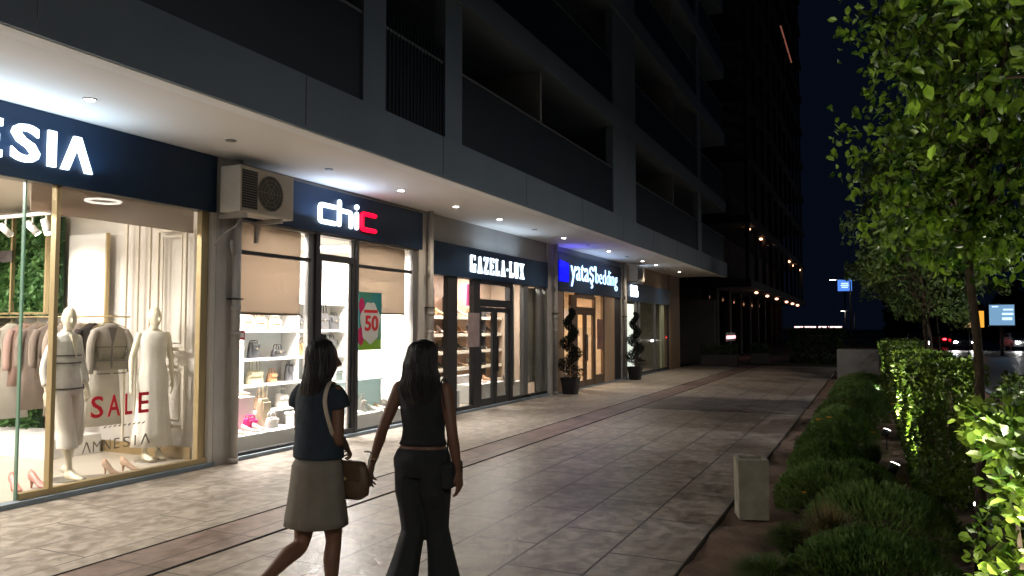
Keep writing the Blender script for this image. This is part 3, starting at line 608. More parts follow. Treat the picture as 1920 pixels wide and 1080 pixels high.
def head(mb, c, yaw=0., tilt=0., s=1.):
    c = Vector(c); M = Matrix.Translation(c) @ Matrix.Rotation(yaw, 4, 'Z') @ Matrix.Rotation(tilt, 4, 'X')
    t = MB()
    def fn(q):
        k = 1.
        if q.y > 0:
            for sx in (-1, 1): k -= .09*math.exp(-((q.x-sx*.42)**2/.03+(q.z-.02)**2/.012))   # eye sockets
            k += .03*math.exp(-((q.z-.2)**2/.01))*min(1, q.y*1.5)                            # brow
            k += .05*math.exp(-((q.z+.52)**2/.008+q.x**2/.05))                                # lips
            k += .07*math.exp(-((q.z+.85)**2/.02+q.x**2/.08))                                # chin
        return k
    t.ball((0, 0, 0), .073, .092, .112, 40, 28, fn)
    for i, p in enumerate(t.v):
        if p.z < 0: f = 1-.28*(-p.z/.112)**1.6; t.v[i] = Vector((p.x*f, p.y*(.5+.5*f) + .022*(-p.z/.112), p.z))
    t.tube([(0, .086, .012), (0, .100, -.012), (0, .112, -.034), (0, .098, -.042)], [.006, .009, .012, .008], 8, True)
    for sx in (-1, 1):
        t.ball((sx*.030, .078, .0), .0115, .0115, .010, 10, 8)
        t.ball((sx*.072, -.002, -.008), .009, .020, .030, 10, 8)
    t.v = [M @ (p*s) for p in t.v]; mb.add(t.v, t.f)
def limb(mb, pts, rad): mb.tube(pts, rad, 14, True)
def inter(pts, rad, k=5):
    """smooth a joint chain (Catmull-Rom)"""
    P = [Vector(p) for p in pts]; o = []; r = []
    for i in range(len(P)-1):
        a = P[max(i-1, 0)]; b, c = P[i], P[i+1]; d = P[min(i+2, len(P)-1)]
        for j in range(k):
            t = j/k; o.append(.5*((2*b)+(c-a)*t+(2*a-5*b+4*c-d)*t*t+(3*b-a-3*c+d)*t**3)); r.append(rad[i]*(1-t)+rad[i+1]*t)
    o.append(P[-1]); r.append(rad[-1]); return o, r
def torso_secs(lean=0, infl=0., z0=None, z1=None, sway=0):
    S = [(.79, .105, .085, .0), (.84, .160, .112, -.004), (.90, .170, .122, -.012), (.96, .152, .105, -.006), (1.02, .126, .090, .002), (1.08, .122, .087, .005), (1.16, .134, .096, .004), (1.24, .146, .100, .002),
         (1.30, .152, .092, -.004), (1.345, .140, .074, -.010), (1.375, .095, .056, -.012), (1.40, .055, .050, -.006)]
    if z0 is not None:
        def at(z):
            for a, b in zip(S, S[1:]):
                if a[0] <= z <= b[0]: t = (z-a[0])/(b[0]-a[0]); return tuple(a[i]*(1-t)+b[i]*t for i in range(4))
            return S[-1]
        S = [(z, *at(z)[1:]) for z in [z0+(z1-z0)*k/14 for k in range(15)]]
    return [(sway*(z-.85), c+lean*(z-.85), z, rx+infl, ry+infl) for z, rx, ry, c in S]
def body(name, parent, m, J, hands, feet, hyaw=0, htilt=0, s_head=1, vox=.0055, lean=0.):
    mb = MB(); mb.loft(torso_secs(lean), 28)
    nb = Vector(J['neck']); hc = Vector(J['head'])
    limb(mb, [nb-Vector((0, 0, .03)), nb.lerp(hc, .4), hc-Vector((0, .01, .05))], [.052, .046, .046])
    head(mb, hc, hyaw, htilt, s_head)
    for sd in ('L', 'R'):
        sh, el, wr = J['sh'+sd], J['el'+sd], J['wr'+sd]
        p, r = inter([sh, Vector(sh).lerp(Vector(el), .5), el, Vector(el).lerp(Vector(wr), .35), wr], [.044, .040, .033, .034, .021]); limb(mb, p, r)
        D, Nn, side, curl = hands[sd]; hand(mb, wr, D, Nn, side, curl)
        hp, kn, an = J['hp'+sd], J['kn'+sd], J['an'+sd]; kc = Vector(kn).lerp(Vector(an), .3)+Vector((0, -.012, 0))
        p, r = inter([hp, Vector(hp).lerp(Vector(kn), .5), kn, kc, Vector(kn).lerp(Vector(an), .7), an], [.086, .074, .050, .053, .036, .030]); limb(mb, p, r)
        foot(mb, an, *feet[sd])
    return remesh(name, mb, m, parent, vox, 3)

SKIN = mat('skin', (.20, .10, .065), .55, noise=(3, (.17, .085, .055)))
HAIRM = mat('dark_hair', (.020, .018, .018), .42)
NAVYC = mat('navy_cotton', (.026, .042, .062), .9, noise=(20, (.022, .034, .05)), bump=(10, .9))
BLACKC = mat('black_cloth', (.016, .018, .022), .9, noise=(14, (.022, .024, .028)), bump=(12, .8))
KHAKI = mat('khaki_cloth', (.23, .21, .175), .9, noise=(9, (.19, .17, .14)), bump=(9, 1))
def hair(parent, c, secs, seed=0, name='hair', m=None):
    """secs (dx,dy,z,rx,ry) below and above the head centre; ridged along the strands"""
    rnd_ = random.Random(seed); ph = [(rnd_.randint(5, 26), rnd_.uniform(0, 6.3), rnd_.uniform(.008, .022)) for _ in range(10)]
    S = []
    for i in range(len(secs)-1):
        for k in range(4):
            t = k/4; S.append(tuple(secs[i][j]*(1-t)+secs[i+1][j]*t for j in range(5)))
    S.append(secs[-1])
    mb = MB().loft([(c[0]+a, c[1]+b, c[2]+z, rx, ry) for a, b, z, rx, ry in S], 96, lambda a, t: 1+sum(q*math.sin(f*a+p+t*3) for f, p, q in ph))
    h = mk(name, mb, m or HAIRM, parent, smooth=True)
    st = MB()
    for k in range(170):   # loose strands over and below the mass
        a = rnd_.uniform(math.pi*.95, math.pi*2.05); pts = []
        for i in range(1, len(secs)):
            q = secs[len(secs)-1-i]; j = 1.0+rnd_.uniform(-.03, .09)*(i < len(secs)-2)
            pts.append((c[0]+q[0]+q[3]*j*math.cos(a), c[1]+q[1]+q[4]*j*math.sin(a), c[2]+q[2]))
        pts.append((pts[-1][0]+rnd_.uniform(-.01, .01), pts[-1][1], pts[-1][2]-rnd_.uniform(.01, .05)))
        p, r = inter(pts, [.0022]*(len(pts)-1)+[.0008], 2); st.tube(p, r, 4)
    mk('strand', st, m or HAIRM, h, smooth=True); return h

# --- right woman: long wavy hair, sleeveless crop top, flared black trousers
w2 = thing('person', 'woman with long wavy dark hair, black sleeveless top and flared trousers, right of the pair', 'person')
J = dict(neck=(0, -.006, 1.39), head=(0, .018, 1.505), shL=(-.158, -.01, 1.325), shR=(.158, -.01, 1.325),
         elL=(-.235, -.07, 1.08), wrL=(-.315, -.06, .86), elR=(.215, -.05, 1.07), wrR=(.235, -.01, .83),
         hpL=(-.078, 0, .83), hpR=(.078, 0, .83), knL=(-.062, .0, .465), anL=(-.105, -.11, .10), knR=(.062, .07, .47), anR=(.095, .12, .10))
body('body', w2, SKIN, J, dict(L=((-.22, .0, -1), (1, .1, -.2), 1, .55), R=((.12, .05, -1), (-1, .1, 0), -1, .5)), dict(L=(.05, .15), R=(-.05, 0)), 0, 0)
mb = MB().loft(torso_secs(0, .011, .985, 1.365), 32); mk('top', mb, BLACKC, w2, smooth=True)
mb = MB().loft([(0, -.002, .80, .172, .128), (0, -.012, .86, .181, .135), (0, -.014, .90, .182, .135), (0, -.006, .95, .163, .118), (0, 0, .965, .148, .105)], 32)
for sx, kn, an in ((-1, J['knL'], J['anL']), (1, J['knR'], J['anR'])):
    kn = Vector(kn); an = Vector(an); secs = []
    pts = [(Vector((sx*.08, -.004, .84)), .094, .115), (Vector((sx*.08, 0, .72)).lerp(kn, .1), .094, .112), (Vector((sx*.085, 0, .8)).lerp(kn, .6), .080, .092), (kn, .070, .080), (kn.lerp(an, .4), .079, .090), (kn.lerp(an, .8), .094, .112), (Vector((an.x, an.y, .035)), .108, .135)]
    for p, rx, ry in reversed(pts): secs.append((p.x, p.y, p.z, rx, ry))
    S = []
    for i in range(len(secs)-1):
        for k in range(4): t = k/4; S.append(tuple(secs[i][j]*(1-t)+secs[i+1][j]*t for j in range(5)))
    S.append(secs[-1]); mb.loft(S, 32, lambda a, t: 1+.05*(1-t)*math.sin(6*a+sx)+.03*(1-t)*math.sin(11*a))
remesh('trousers', mb, BLACKC, w2, .009, 2)
mk('waistband', MB().loft([(0, 0, .945, .160, .116), (0, 0, .965, .153, .110)], 32), mat('belt', (.02, .02, .02), .5), w2, smooth=True)
hair(w2, (0, .0, 1.505), [(0, -.055, -.30, .060, .040), (.004, -.055, -.25, .105, .062), (-.008, -.05, -.18, .126, .072), (.006, -.045, -.10, .112, .082), (-.004, -.035, -.04, .104, .090), (0, -.02, .02, .093, .095), (0, -.01, .07, .083, .095), (0, -.006, .105, .055, .072), (0, -.004, .122, .015, .02)], 3)
mk('bracelet', MB().tube([(-.305+.026*math.cos(a), -.06+.026*math.sin(a), .885+.004*math.cos(a)) for a in [k*math.pi/8 for k in range(17)]], .004, 6), GOLD, w2, smooth=True)
w2.scale = (1.02, 1.02, 1.0); bb_s = 1
w2.location = (-2.51, 4.13, 0); w2.rotation_euler = (0, 0, R(4))
# --- left woman: straight hair, navy cap sleeve shirt, khaki skirt
w1 = thing('person', 'woman with straight dark hair, navy shirt and khaki skirt, left of the pair', 'person')
J1 = dict(neck=(0, -.004, 1.39), head=(.005, .025, 1.515), shL=(-.155, -.01, 1.325), shR=(.155, -.01, 1.325),
          elL=(-.19, .03, 1.08), wrL=(-.15, .24, 1.00), elR=(.185, -.03, 1.07), wrR=(.115, .12, 1.0),
          hpL=(-.085, 0, .83), hpR=(.085, .0, .83), knL=(-.09, -.05, .455), anL=(-.11, -.40, .29), knR=(.075, .06, .47), anR=(.08, .04, .09))
body('body', w1, SKIN, J1, dict(L=((.3, 1, -.2), (0, 0, -1), -1, .5), R=((-.3, .8, -.45), (-.8, -.3, -.6), 1, .7)), dict(L=(0, 1.0), R=(0, 0)), -.55, 0)
mb = MB().loft([(0, -.004, .945, .176, .135), (0, -.004, 1.0, .174, .132), (0, 0, 1.10, .168, .122), (0, 0, 1.2, .170, .120), (0, -.004, 1.29, .170, .112), (0, -.01, 1.35, .150, .088), (0, -.01, 1.385, .085, .066)], 36, lambda a, t: 1+.018*math.sin(5*a+t*4)*(1-t))
for sx in (-1, 1): mb.tube(*inter([(sx*.12, -.01, 1.33), (sx*.165, -.01, 1.29), (sx*.185, -.005, 1.235)], [.055, .058, .060], 4), 16)
remesh('shirt', mb, NAVYC, w1, .008, 2)
mb = MB().loft([(0, -.012, .565, .203, .185), (0, -.012, .61, .200, .182), (0, -.012, .70, .190, .165), (0, -.012, .80, .184, .145), (0, -.012, .90, .178, .132), (0, -.006, .955, .150, .108)], 48, lambda a, t: 1+.03*(1-t)*math.sin(5*a+.6)+.022*(1-t)*math.sin(11*a+2+t*3)+.008*math.sin(19*a+5*t))
mk('skirt', mb, KHAKI, w1, smooth=True)
hair(w1, (.005, .01, 1.515), [(-.01, -.075, -.29, .050, .02), (-.01, -.072, -.24, .085, .04), (-.008, -.065, -.17, .098, .058), (.006, -.035, -.10, .096, .084), (.006, -.018, -.04, .092, .094), (.004, -.010, .02, .088, .098), (0, -.010, .07, .078, .090), (0, -.004, .105, .052, .068), (0, 0, .122, .014, .02)], 5)
for sx, an, p in ((-1, J1['anL'], 1.0), (1, J1['anR'], 0)):
    mb = MB(); cs, sn = math.cos(p), math.sin(p)
    rs = []
    for dz in (-.082, -.068):
        rs.append([(an[0]+.040*math.cos(a), an[1]+(.07+.135*math.sin(a))*cs+dz*sn, an[2]-(.07+.135*math.sin(a))*sn+dz*cs) for a in [k*math.pi/12 for k in range(24)]])
    mb.rings(rs); mk('sandal', mb, BLACK, w1)
w1.scale = (.91, .93, 1.0)
w1.location = (-2.93, 3.66, 0); w1.rotation_euler = (0, 0, R(-3))
# shoulder bag of the left woman with its pale strap
LEATH = mat('brown_leather', (.12, .075, .045), .5, noise=(8, (.09, .055, .03)), bump=(80, .3)); STRAP = mat('pale_strap', (.50, .44, .36), .6)
wb = thing('handbag', 'brown leather shoulder bag with a pale strap carried by the woman in the khaki skirt', 'handbag', (0, 0, 0))
mb = MB().rings([[(.16+.15*math.cos(a)*sx_, .12+.055*math.sin(a)*sx_, z) for a in [k*math.pi/10 for k in range(20)]] for z, sx_ in ((.70, .55), (.73, .92), (.80, 1.0), (.88, .9), (.915, .72), (.92, .3))])
mk('pouch', mb, LEATH, wb, smooth=True); mk('flap', B(.06, .27, .062, .068, .82, .91), LEATH, wb, bevel=.01)
mk('clasp', MB().ball((.165, .055, .825), .012), GOLD, wb)
p, r = inter([(.10, .10, .91), (.16, -.06, 1.1), (.135, -.10, 1.28), (.125, -.03, 1.39), (.13, .06, 1.3)], [.011]*5, 5)
mb = MB(); n = len(p)
vs = [q+Vector((d, 0, 0)) for q in p for d in (-.016, .016)]+[q+Vector((d, -.005, 0)) for q in p for d in (-.016, .016)]
mb.add(vs, [(2*i, 2*i+1, 2*i+3, 2*i+2) for i in range(n-1)]+[(2*n+2*i, 2*n+2*i+2, 2*n+2*i+3, 2*n+2*i+1) for i in range(n-1)]+[(2*i, 2*i+2, 2*n+2*i+2, 2*n+2*i) for i in range(n-1)]+[(2*i+1, 2*n+2*i+1, 2*n+2*i+3, 2*i+3) for i in range(n-1)])
mk('strap', mb, STRAP, wb)
mk('strap', MB().tube(*inter([(.20, .20, .965), (.24, .22, .96), (.27, .16, .92), (.29, .12, .86)], [.006]*4, 4), 6), mat('white_strap', (.7, .68, .62), .5), wb, smooth=True)
wb.scale = w1.scale; wb.location = w1.location; wb.rotation_euler = w1.rotation_euler
bb = thing('handbag', 'small black bag hanging at the right hip of the woman in black trousers', 'handbag', (0, 0, 0))
mk('pouch', MB().box(.17, .235, -.11, .09, .74, .89), BLACKC, bb, bevel=.02); mk('clasp', MB().ball((.24, -.02, .885), .011), mat('silver', (.7, .7, .75), .2, 1), bb)
mk('strap', MB().tube(*inter([(.20, -.09, .88), (.20, -.07, 1.1), (.145, -.05, 1.35), (.145, .03, 1.36), (.19, .07, 1.1), (.20, .07, .88)], [.005]*6, 4), 6), BLACKC, bb, smooth=True)
bb.location = w2.location; bb.rotation_euler = w2.rotation_euler

# --- mannequins
MANQ = mat('mannequin_cream', (.78, .73, .58), .35)
IV = mat('ivory_cloth', (.76, .73, .67), .8, noise=(5, (.70, .67, .61)), bump=(40, .3))
JK = mat('cream_jacket', (.72, .70, .66), .85, noise=(30, (.64, .62, .58)), bump=(90, .4)); TRIM = mat('dark_trim', (.10, .09, .09), .7)
m2 = thing('mannequin', 'white mannequin in a long ivory sleeveless dress right of the window', 'mannequin')
JM = dict(neck=(0, 0, 1.39), head=(0, .02, 1.52), shL=(-.158, -.01, 1.325), shR=(.158, -.01, 1.325), elL=(-.215, -.03, 1.08), wrL=(-.22, .03, .85), elR=(.23, -.02, 1.08), wrR=(.25, .05, .85),
          hpL=(-.085, 0, .83), hpR=(.085, 0, .83), knL=(-.08, .01, .47), anL=(-.08, 0, .11), knR=(.08, .05, .47), anR=(.09, .07, .11))
body('body', m2, MANQ, JM, dict(L=((0, .15, -1), (1, 0, 0), 1, .3), R=((.1, .15, -1), (-1, 0, 0), -1, .3)), dict(L=(0, 0), R=(.15, 0)), .3, vox=.007)
mb = MB().loft([(0, .02, .16, .235, .19), (0, .02, .30, .215, .175), (0, .015, .50, .19, .16), (0, .0, .70, .175, .145), (0, -.006, .88, .182, .135), (0, 0, 1.0, .15, .11), (0, 0, 1.08, .138, .102), (0, .004, 1.2, .152, .112), (0, 0, 1.30, .160, .10), (0, -.01, 1.35, .140, .082), (0, -.01, 1.372, .10, .062)], 48, lambda a, t: 1+.04*(1-t)**1.5*math.sin(7*a)+.02*(1-t)*math.sin(12*a+1))
mk('dress', mb, IV, m2, smooth=True); mk('base', MB().rings([[(.18*math.cos(a), .18*math.sin(a), z) for a in [k*math.pi/16 for k in range(32)]] for z in (0, .012)]), mat('steel', (.5, .5, .5), .3, 1), m2)
m2.location = (-8.15, 6.93, .05); m2.rotation_euler = (0, 0, R(-115)); m2.scale = (1.04, 1.04, 1.17)
m1 = thing('mannequin', 'white mannequin in a cream trimmed jacket and cropped white trousers by the brass mullion', 'mannequin')
JN = dict(neck=(0, 0, 1.39), head=(0, .02, 1.52), shL=(-.158, -.01, 1.325), shR=(.158, -.01, 1.325), elL=(-.235, -.03, 1.08), wrL=(-.24, .05, .86), elR=(.23, -.05, 1.08), wrR=(.27, .02, .85),
          hpL=(-.085, 0, .83), hpR=(.085, 0, .83), knL=(-.10, .04, .47), anL=(-.11, -.06, .12), knR=(.08, .10, .47), anR=(.10, .17, .11))
body('body', m1, MANQ, JN, dict(L=((0, .15, -1), (1, 0, 0), 1, .3), R=((.1, .15, -1), (-1, 0, 0), -1, .3)), dict(L=(.1, .3), R=(-.1, 0)), -.5, vox=.007)
mb = MB().loft([(0, -.004, .80, .185, .14), (0, -.006, .88, .188, .14), (0, 0, 1.0, .155, .116), (0, 0, 1.08, .15, .112), (0, .0, 1.2, .162, .116), (0, -.004, 1.30, .170, .105), (0, -.01, 1.355, .145, .085), (0, -.01, 1.39, .07, .066)], 36)
for sx, el, wr in ((-1, JN['elL'], JN['wrL']), (1, JN['elR'], JN['wrR'])): mb.tube(*inter([(sx*.13, -.01, 1.33), el, Vector(el).lerp(Vector(wr), .8)], [.058, .05, .042], 6), 16)
jk = remesh('jacket', mb, JK, m1, .009, 1)
tr = MB()
for z in (.86, 1.10, 1.17): tr.loft([(0, -.002, z-.005, .196 if z < 1 else .166, .15 if z < 1 else .125), (0, -.002, z+.005, .196 if z < 1 else .166, .15 if z < 1 else .125)], 36)
mk('trim', tr, TRIM, jk)
lp = MB(); lp.add([(-.05, .07, 1.37), (.05, .07, 1.37), (0, .13, 1.13), (-.05, .105, 1.37), (.05, .105, 1.37), (0, .131, 1.12)], [(0, 1, 2), (3, 5, 4), (0, 3, 4, 1), (1, 4, 5, 2), (2, 5, 3, 0)]); mk('neckline', lp, MANQ, jk)
mb = MB()
for sx, kn, an in ((-1, JN['knL'], JN['anL']), (1, JN['knR'], JN['anR'])):
    kn = Vector(kn); an = Vector(an); a = kn.lerp(an, .45); mb.loft([(a.x, a.y, a.z, .10, .11), (kn.x, kn.y, kn.z, .088, .098), (sx*.085, .03, .7, .095, .11), (sx*.085, 0, .85, .09, .12)], 24)
remesh('trousers', mb, IV, m1, .01, 2)
mk('base', MB().rings([[(.18*math.cos(a), .05+.18*math.sin(a), z) for a in [k*math.pi/16 for k in range(32)]] for z in (0, .012)]), MATS['steel'], m1)
m1.location = (-7.98, 5.66, .05); m1.rotation_euler = (0, 0, R(-80)); m1.scale = (1.0, 1.0, 1.15)

# ================================================================== FASHION SHOP CONTENTS
# panelled right partition at Y=7.3
PANM = mat('panel_cream', (.72, .66, .56), .6)
def moulding(label, x0, x1, z0, z1, y=7.2):
    t = thing('wall_moulding', label, 'wall moulding', (x0, y, z0))
    for k, (d, wdt, th) in enumerate(((0, .045, .035), (.09, .02, .02))):
        a0, a1, b0, b1 = x0+d, x1-d, z0+d, z1-d
        mb = MB().box(a0, a1, y-th, y, b0, b0+wdt).box(a0, a1, y-th, y, b1-wdt, b1).box(a0, a0+wdt, y-th, y, b0+wdt, b1-wdt).box(a1-wdt, a1, y-th, y, b0+wdt, b1-wdt)
        mk('outer_frame' if k == 0 else 'inner_frame', mb, PANM, t, bevel=.006)
moulding('tall upper moulded panel frame on the cream side wall', -8.42, -7.88, 1.40, 2.98); moulding('small lower moulded panel frame on the cream side wall', -8.42, -7.88, .42, 1.22)
for x in (-8.56, -8.78, -9.0):
    tag(mk('wall_moulding', B(x, x+.03, 7.17, 7.2, .2, 3.1), PANM, bevel=.005), {-8.56: 'first', -8.78: 'second', -9.0: 'third'}[x]+' thin vertical batten from the right on the cream side wall', 'wall moulding')
tag(mk('skirting', B(-12.9, -7.75, 7.165, 7.2, .05, .2), mat('brass_skirting', (.35, .25, .12), .4, .4)), 'brown skirting along the cream side wall', 'skirting')
fp = thing('wall_panel', 'white lit wall panel in a thin brass frame behind the mannequins', 'wall panel', (-9.8, 7.18, 1.72))
mk('panel', B(-10.12, -9.36, 7.17, 7.2, 1.76, 2.98), WHITE, fp); mk('frame', MB().box(-10.15, -9.33, 7.15, 7.2, 1.72, 1.76).box(-9.36, -9.33, 7.15, 7.2, 1.76, 2.98), GOLD, fp)
fp = thing('wall_panel', 'white lit wall panel at the far left of the fashion shop', 'wall panel', (-12.2, 7.18, 1.72))
mk('panel', B(-12.7, -11.75, 7.17, 7.2, 1.76, 3.1), WHITE, fp); mk('frame', B(-12.7, -11.75, 7.15, 7.2, 1.72, 1.76), GOLD, fp)
def leaves(pts, size, rnd_, droop=.3, aspect=.55, outward=None, mb=None):
    """one folded leaf (two quads) per point"""
    mb = mb or MB()
    for p in pts:
        s = size*rnd_.uniform(.65, 1.25); d = Vector((rnd_.gauss(0, 1), rnd_.gauss(0, 1), rnd_.gauss(0, 1)-droop))
        if outward: d += (Vector(p)-Vector(outward)).normalized()*1.2
        d.normalize(); n = Vector((rnd_.gauss(0, 1), rnd_.gauss(0, 1), rnd_.gauss(0, 1)+.8)); sd = d.cross(n).normalized(); up = sd.cross(d)
        p = Vector(p); a = aspect*s*.5
        v = [p, p+d*s*.35+sd*a+up*s*.10, p+d*s*.75+sd*a*.75+up*s*.06, p+d*s-up*s*.08, p+d*s*.75-sd*a*.75+up*s*.06, p+d*s*.35-sd*a+up*s*.10, p+d*s*.5]
        mb.add(v, [(0, 1, 2, 6), (6, 2, 3), (0, 6, 4, 5), (6, 3, 4)])
    return mb
rg = random.Random(11)
LEAFW = mat('indoor_leaf', (.06, .16, .05), .5, noise=(6, (.12, .26, .07), .12), trans=.2)
gw = thing('green_wall', 'vertical garden of green leaves in a brass frame behind the clothes rail', 'green wall', (-10.9, 7.1, 1.9))
mk('backing', B(-11.6, -10.24, 7.14, 7.19, 1.90, 3.25), mat('moss', (.03, .07, .03), .9), gw)
mk('foliage', leaves([(rg.uniform(-11.6, -10.24), rg.uniform(6.98, 7.13), rg.uniform(1.9, 3.25)) for _ in range(2600)], .10, rg), LEAFW, gw)
mb = MB()
for x in (-11.62, -10.98, -10.24): mb.box(x, x+.035, 6.90, 6.95, 1.88, 3.3)
mb.box(-11.585, -10.24, 6.90, 6.95, 1.88, 1.91); mk('frame', mb, GOLD, gw)
bp = thing('plant', 'dark leafy greenery below the clothes rail in the fashion shop', 'plant', (-11.4, 7.0, .3))
mk('foliage', leaves([(rg.uniform(-12.0, -10.6), rg.uniform(6.95, 7.15), rg.uniform(.25, 1.5)) for _ in range(1300)], .11, rg), LEAFW, bp)
mk('backing', B(-12.0, -10.6, 7.13, 7.19, .25, 1.5), MATS['moss'], bp)
hp_ = thing('plant', 'hanging green plant spilling over the left brass post of the green wall', 'plant', (-11.7, 6.95, 1.6))
mk('foliage', leaves([(rg.gauss(-11.65, .12), rg.gauss(6.9, .08), rg.uniform(1.65, 2.6)) for _ in range(500)], .13, rg, 1.0), LEAFW, hp_)
tag(mk('name_plate', B(-11.28, -10.9, 6.87, 6.89, 2.62, 2.78), mat('dark_plate', (.05, .04, .04), .5)), 'small dark plate hung in front of the green wall', 'sign plate')
tag(mk('plinth', B(-12.9, -9.3, 6.35, 7.12, .05, .30), WHITE, bevel=.005), 'low white plinth under the clothes rail', 'plinth')
TAUPE2 = mat('dark_lining', (.12, .10, .09), .9)
# clothes rail with garments
rl = thing('clothes_rail', 'thin brass clothes rail along the side wall of the fashion shop', 'clothes rail', (-11, 6.72, 1.84))
mk('bar', MB().tube([(-12.9, 6.72, 1.84), (-8.55, 6.72, 1.84)], .012, 8), GOLD, rl, smooth=True)
for x in (-12.5, -8.9): mk('support', MB().tube([(x, 6.72, 1.84), (x, 7.19, 1.84)], .01, 8), GOLD, rl)
def garment(kind, m, length, wdt, label, x, sleeve=.55, flare=1.0):
    t = thing('garment', label, 'garment', (0, 0, 0), 'clothes hanging on the rail')
    S = [(0, 0, 1.72-length, .035, wdt*1.0*flare), (0, 0, 1.72-length*.6, .045, wdt*.92*(1+flare)/2), (0, 0, 1.72-.42, .05, wdt*.84), (0, 0, 1.50, .05, wdt*.90), (0, 0, 1.66, .045, wdt*.95), (0, 0, 1.72, .03, wdt*.45), (0, 0, 1.755, .025, wdt*.26)]
    mb = MB().loft(S, 28, lambda a, t_: 1+.06*(1-t_)*math.sin(6*a+x*3)+.03*math.sin(9*a+x))
    for sy in (-1, 1):
        if sleeve: mb.tube(*inter([(0, sy*wdt*.80, 1.665), (.01, sy*wdt*1.08, 1.5), (.02, sy*wdt*1.12, 1.68-sleeve)], [.045, .048, .042], 4), 12)
    mk(kind, mb, m, t, smooth=True)
    if kind == 'jacket':
        tr = MB()
        for z in (1.45, 1.28, 1.12): tr.box(.047, .056, -wdt*.8, -.02, z, z+.012).box(.047, .056, .02, wdt*.8, z, z+.012)
        tr.box(.047, .057, -.012, .0, 1.72-length+.02, 1.50); mk('trim', tr, TRIM, t)
        lp = MB(); lp.add([(.044, -.055, 1.70), (.044, .055, 1.70), (.054, 0, 1.48), (.054, -.055, 1.70), (.054, .055, 1.70), (.062, 0, 1.48)], [(0, 1, 2), (3, 5, 4), (0, 3, 4, 1), (1, 4, 5, 2), (2, 5, 3, 0)]); mk('neckline', lp, TAUPE2, t)
    mk('hanger', MB().tube([(0, -wdt*.8, 1.70), (0, 0, 1.775), (0, wdt*.8, 1.70)], .006, 6).tube([(0, 0, 1.775), (0, 0, 1.83), (0, .015, 1.853), (0, .02, 1.84)], .003, 5), GOLD, t)
    t.location = (x, 6.72, 0); t.rotation_euler = (0, 0, R(random.uniform(-14, -2))); return t
C = lambda n, c, c2=None: mat(n, c, .85, noise=(4, c2 or tuple(v*.85 for v in c), .2), bump=(50, .3))
TAUPE = C('taupe_cloth', (.24, .19, .16)); BEIGE = C('beige_cloth', (.36, .30, .25)); BLUSH = C('blush_cloth', (.42, .28, .24)); DKBR = C('dark_brown_cloth', (.035, .027, .025)); FLOR = C('floral_cloth', (.05, .05, .055), (.32, .32, .30)); OFFW = C('offwhite_cloth', (.52, .49, .43))
garment('jacket', C('grey_beige_jacket', (.30, .27, .235)), .55, .23, 'grey beige trimmed jacket, frontmost on the right end of the rail', -8.66)
garment('dress', OFFW, 1.25, .19, 'long off-white dress half under the frontmost jacket', -8.76, 0, 1.25)
for i, (kd, mm, ln, wd, lb, sl) in enumerate([('coat', DKBR, .80, .20, 'dark brown coat behind the frontmost jacket', .5), ('blouse', BEIGE, .75, .20, 'beige blouse next to the dark brown coat', .5), ('dress', BEIGE, 1.15, .20, 'long beige dress half hidden by the jacket mannequin', .4),
        ('blouse', TAUPE, .7, .2, 'taupe blouse just right of the brass mullion', .5), ('dress', TAUPE, 1.1, .2, 'long taupe dress behind the jacket mannequin', .5), ('blouse', BLUSH, .8, .2, 'blush blouse just left of the brass mullion', .55), ('dress', OFFW, 1.25, .2, 'long off-white dress left of the brass mullion', .3),
        ('coat', DKBR, 1.0, .2, 'dark coat among the blush garments', .5), ('dress', BLUSH, 1.2, .2, 'long blush dress beside the floral dress', .4), ('dress', FLOR, 1.25, .21, 'dark floral patterned dress at the left of the rail', .35), ('blouse', TAUPE, .7, .2, 'taupe blouse second from the left window edge', .5), ('jacket', OFFW, .75, .22, 'off-white jacket at the left window edge', .6), ('coat', BEIGE, .95, .2, 'beige coat at the far left end of the rail', .5)]):
    garment(kd, mm, ln, wd, lb, -9.0-.27*i, sl, 1.15 if kd == 'dress' else 1)
# ring light, track spots
t = thing('ceiling_light', 'round ring ceiling light in the fashion shop', 'ceiling light', (-9.1, 6.95, 3.36)); mk('housing', MB().tube([(-9.1+.2*math.cos(a), 6.9+.2*math.sin(a), 3.385) for a in [k*math.pi/16 for k in range(33)]], .03, 8), WHITE, t, smooth=True)
mk('diffuser', MB().tube([(-9.1+.2*math.cos(a), 6.9+.2*math.sin(a), 3.36) for a in [k*math.pi/16 for k in range(33)]], .022, 8), mat('ring_glow', (1, 1, 1), emit=((1, .9, .8), 4)), t, smooth=True)
tk = thing('track_light', 'white ceiling track with spot heads above the mannequins', 'track light', (-9.6, 5.9, 3.0))
mk('track', MB().box(-11.6, -8.6, 5.88, 5.92, 3.02, 3.06).box(-11.2, -11.16, 4.6, 5.88, 3.02, 3.06), WHITE, tk)
for k, (x, y, tx, ty, tz, pw) in enumerate(((-10.9, 5.9, -10.7, 7.2, 2.2, 22), (-10.0, 5.9, -9.75, 7.2, 2.2, 34), (-9.5, 5.9, -9.7, 7.1, 2.1, 16), (-9.0, 5.9, -8.1, 6.95, 1.4, 26), (-8.75, 5.9, -8.0, 5.9, 1.3, 22), (-11.4, 5.9, -12.2, 7.2, 2.3, 30))):
    d = (Vector((tx, ty, tz))-Vector((x, y, 2.9))).normalized(); c = Vector((x, y, 2.88))
    hd = mk('spot_head', MB().tube([c-d*.09, c+d*.09], .042, 14).tube([c, (x, y, 3.02)], .01, 6), WHITE, tk, smooth=True)
    mk('lens', MB().tube([c+d*.088, c+d*.094], .036, 14), mat('spot_glow', (1, 1, 1), emit=((1, .92, .82), 14)), hd)
    light('SPOT', 'lamp', c+d*.11, pw, (1, .92, .82), tk, .03, rot=aim(c, (tx, ty, tz)), spot=R(62), blend=.7)
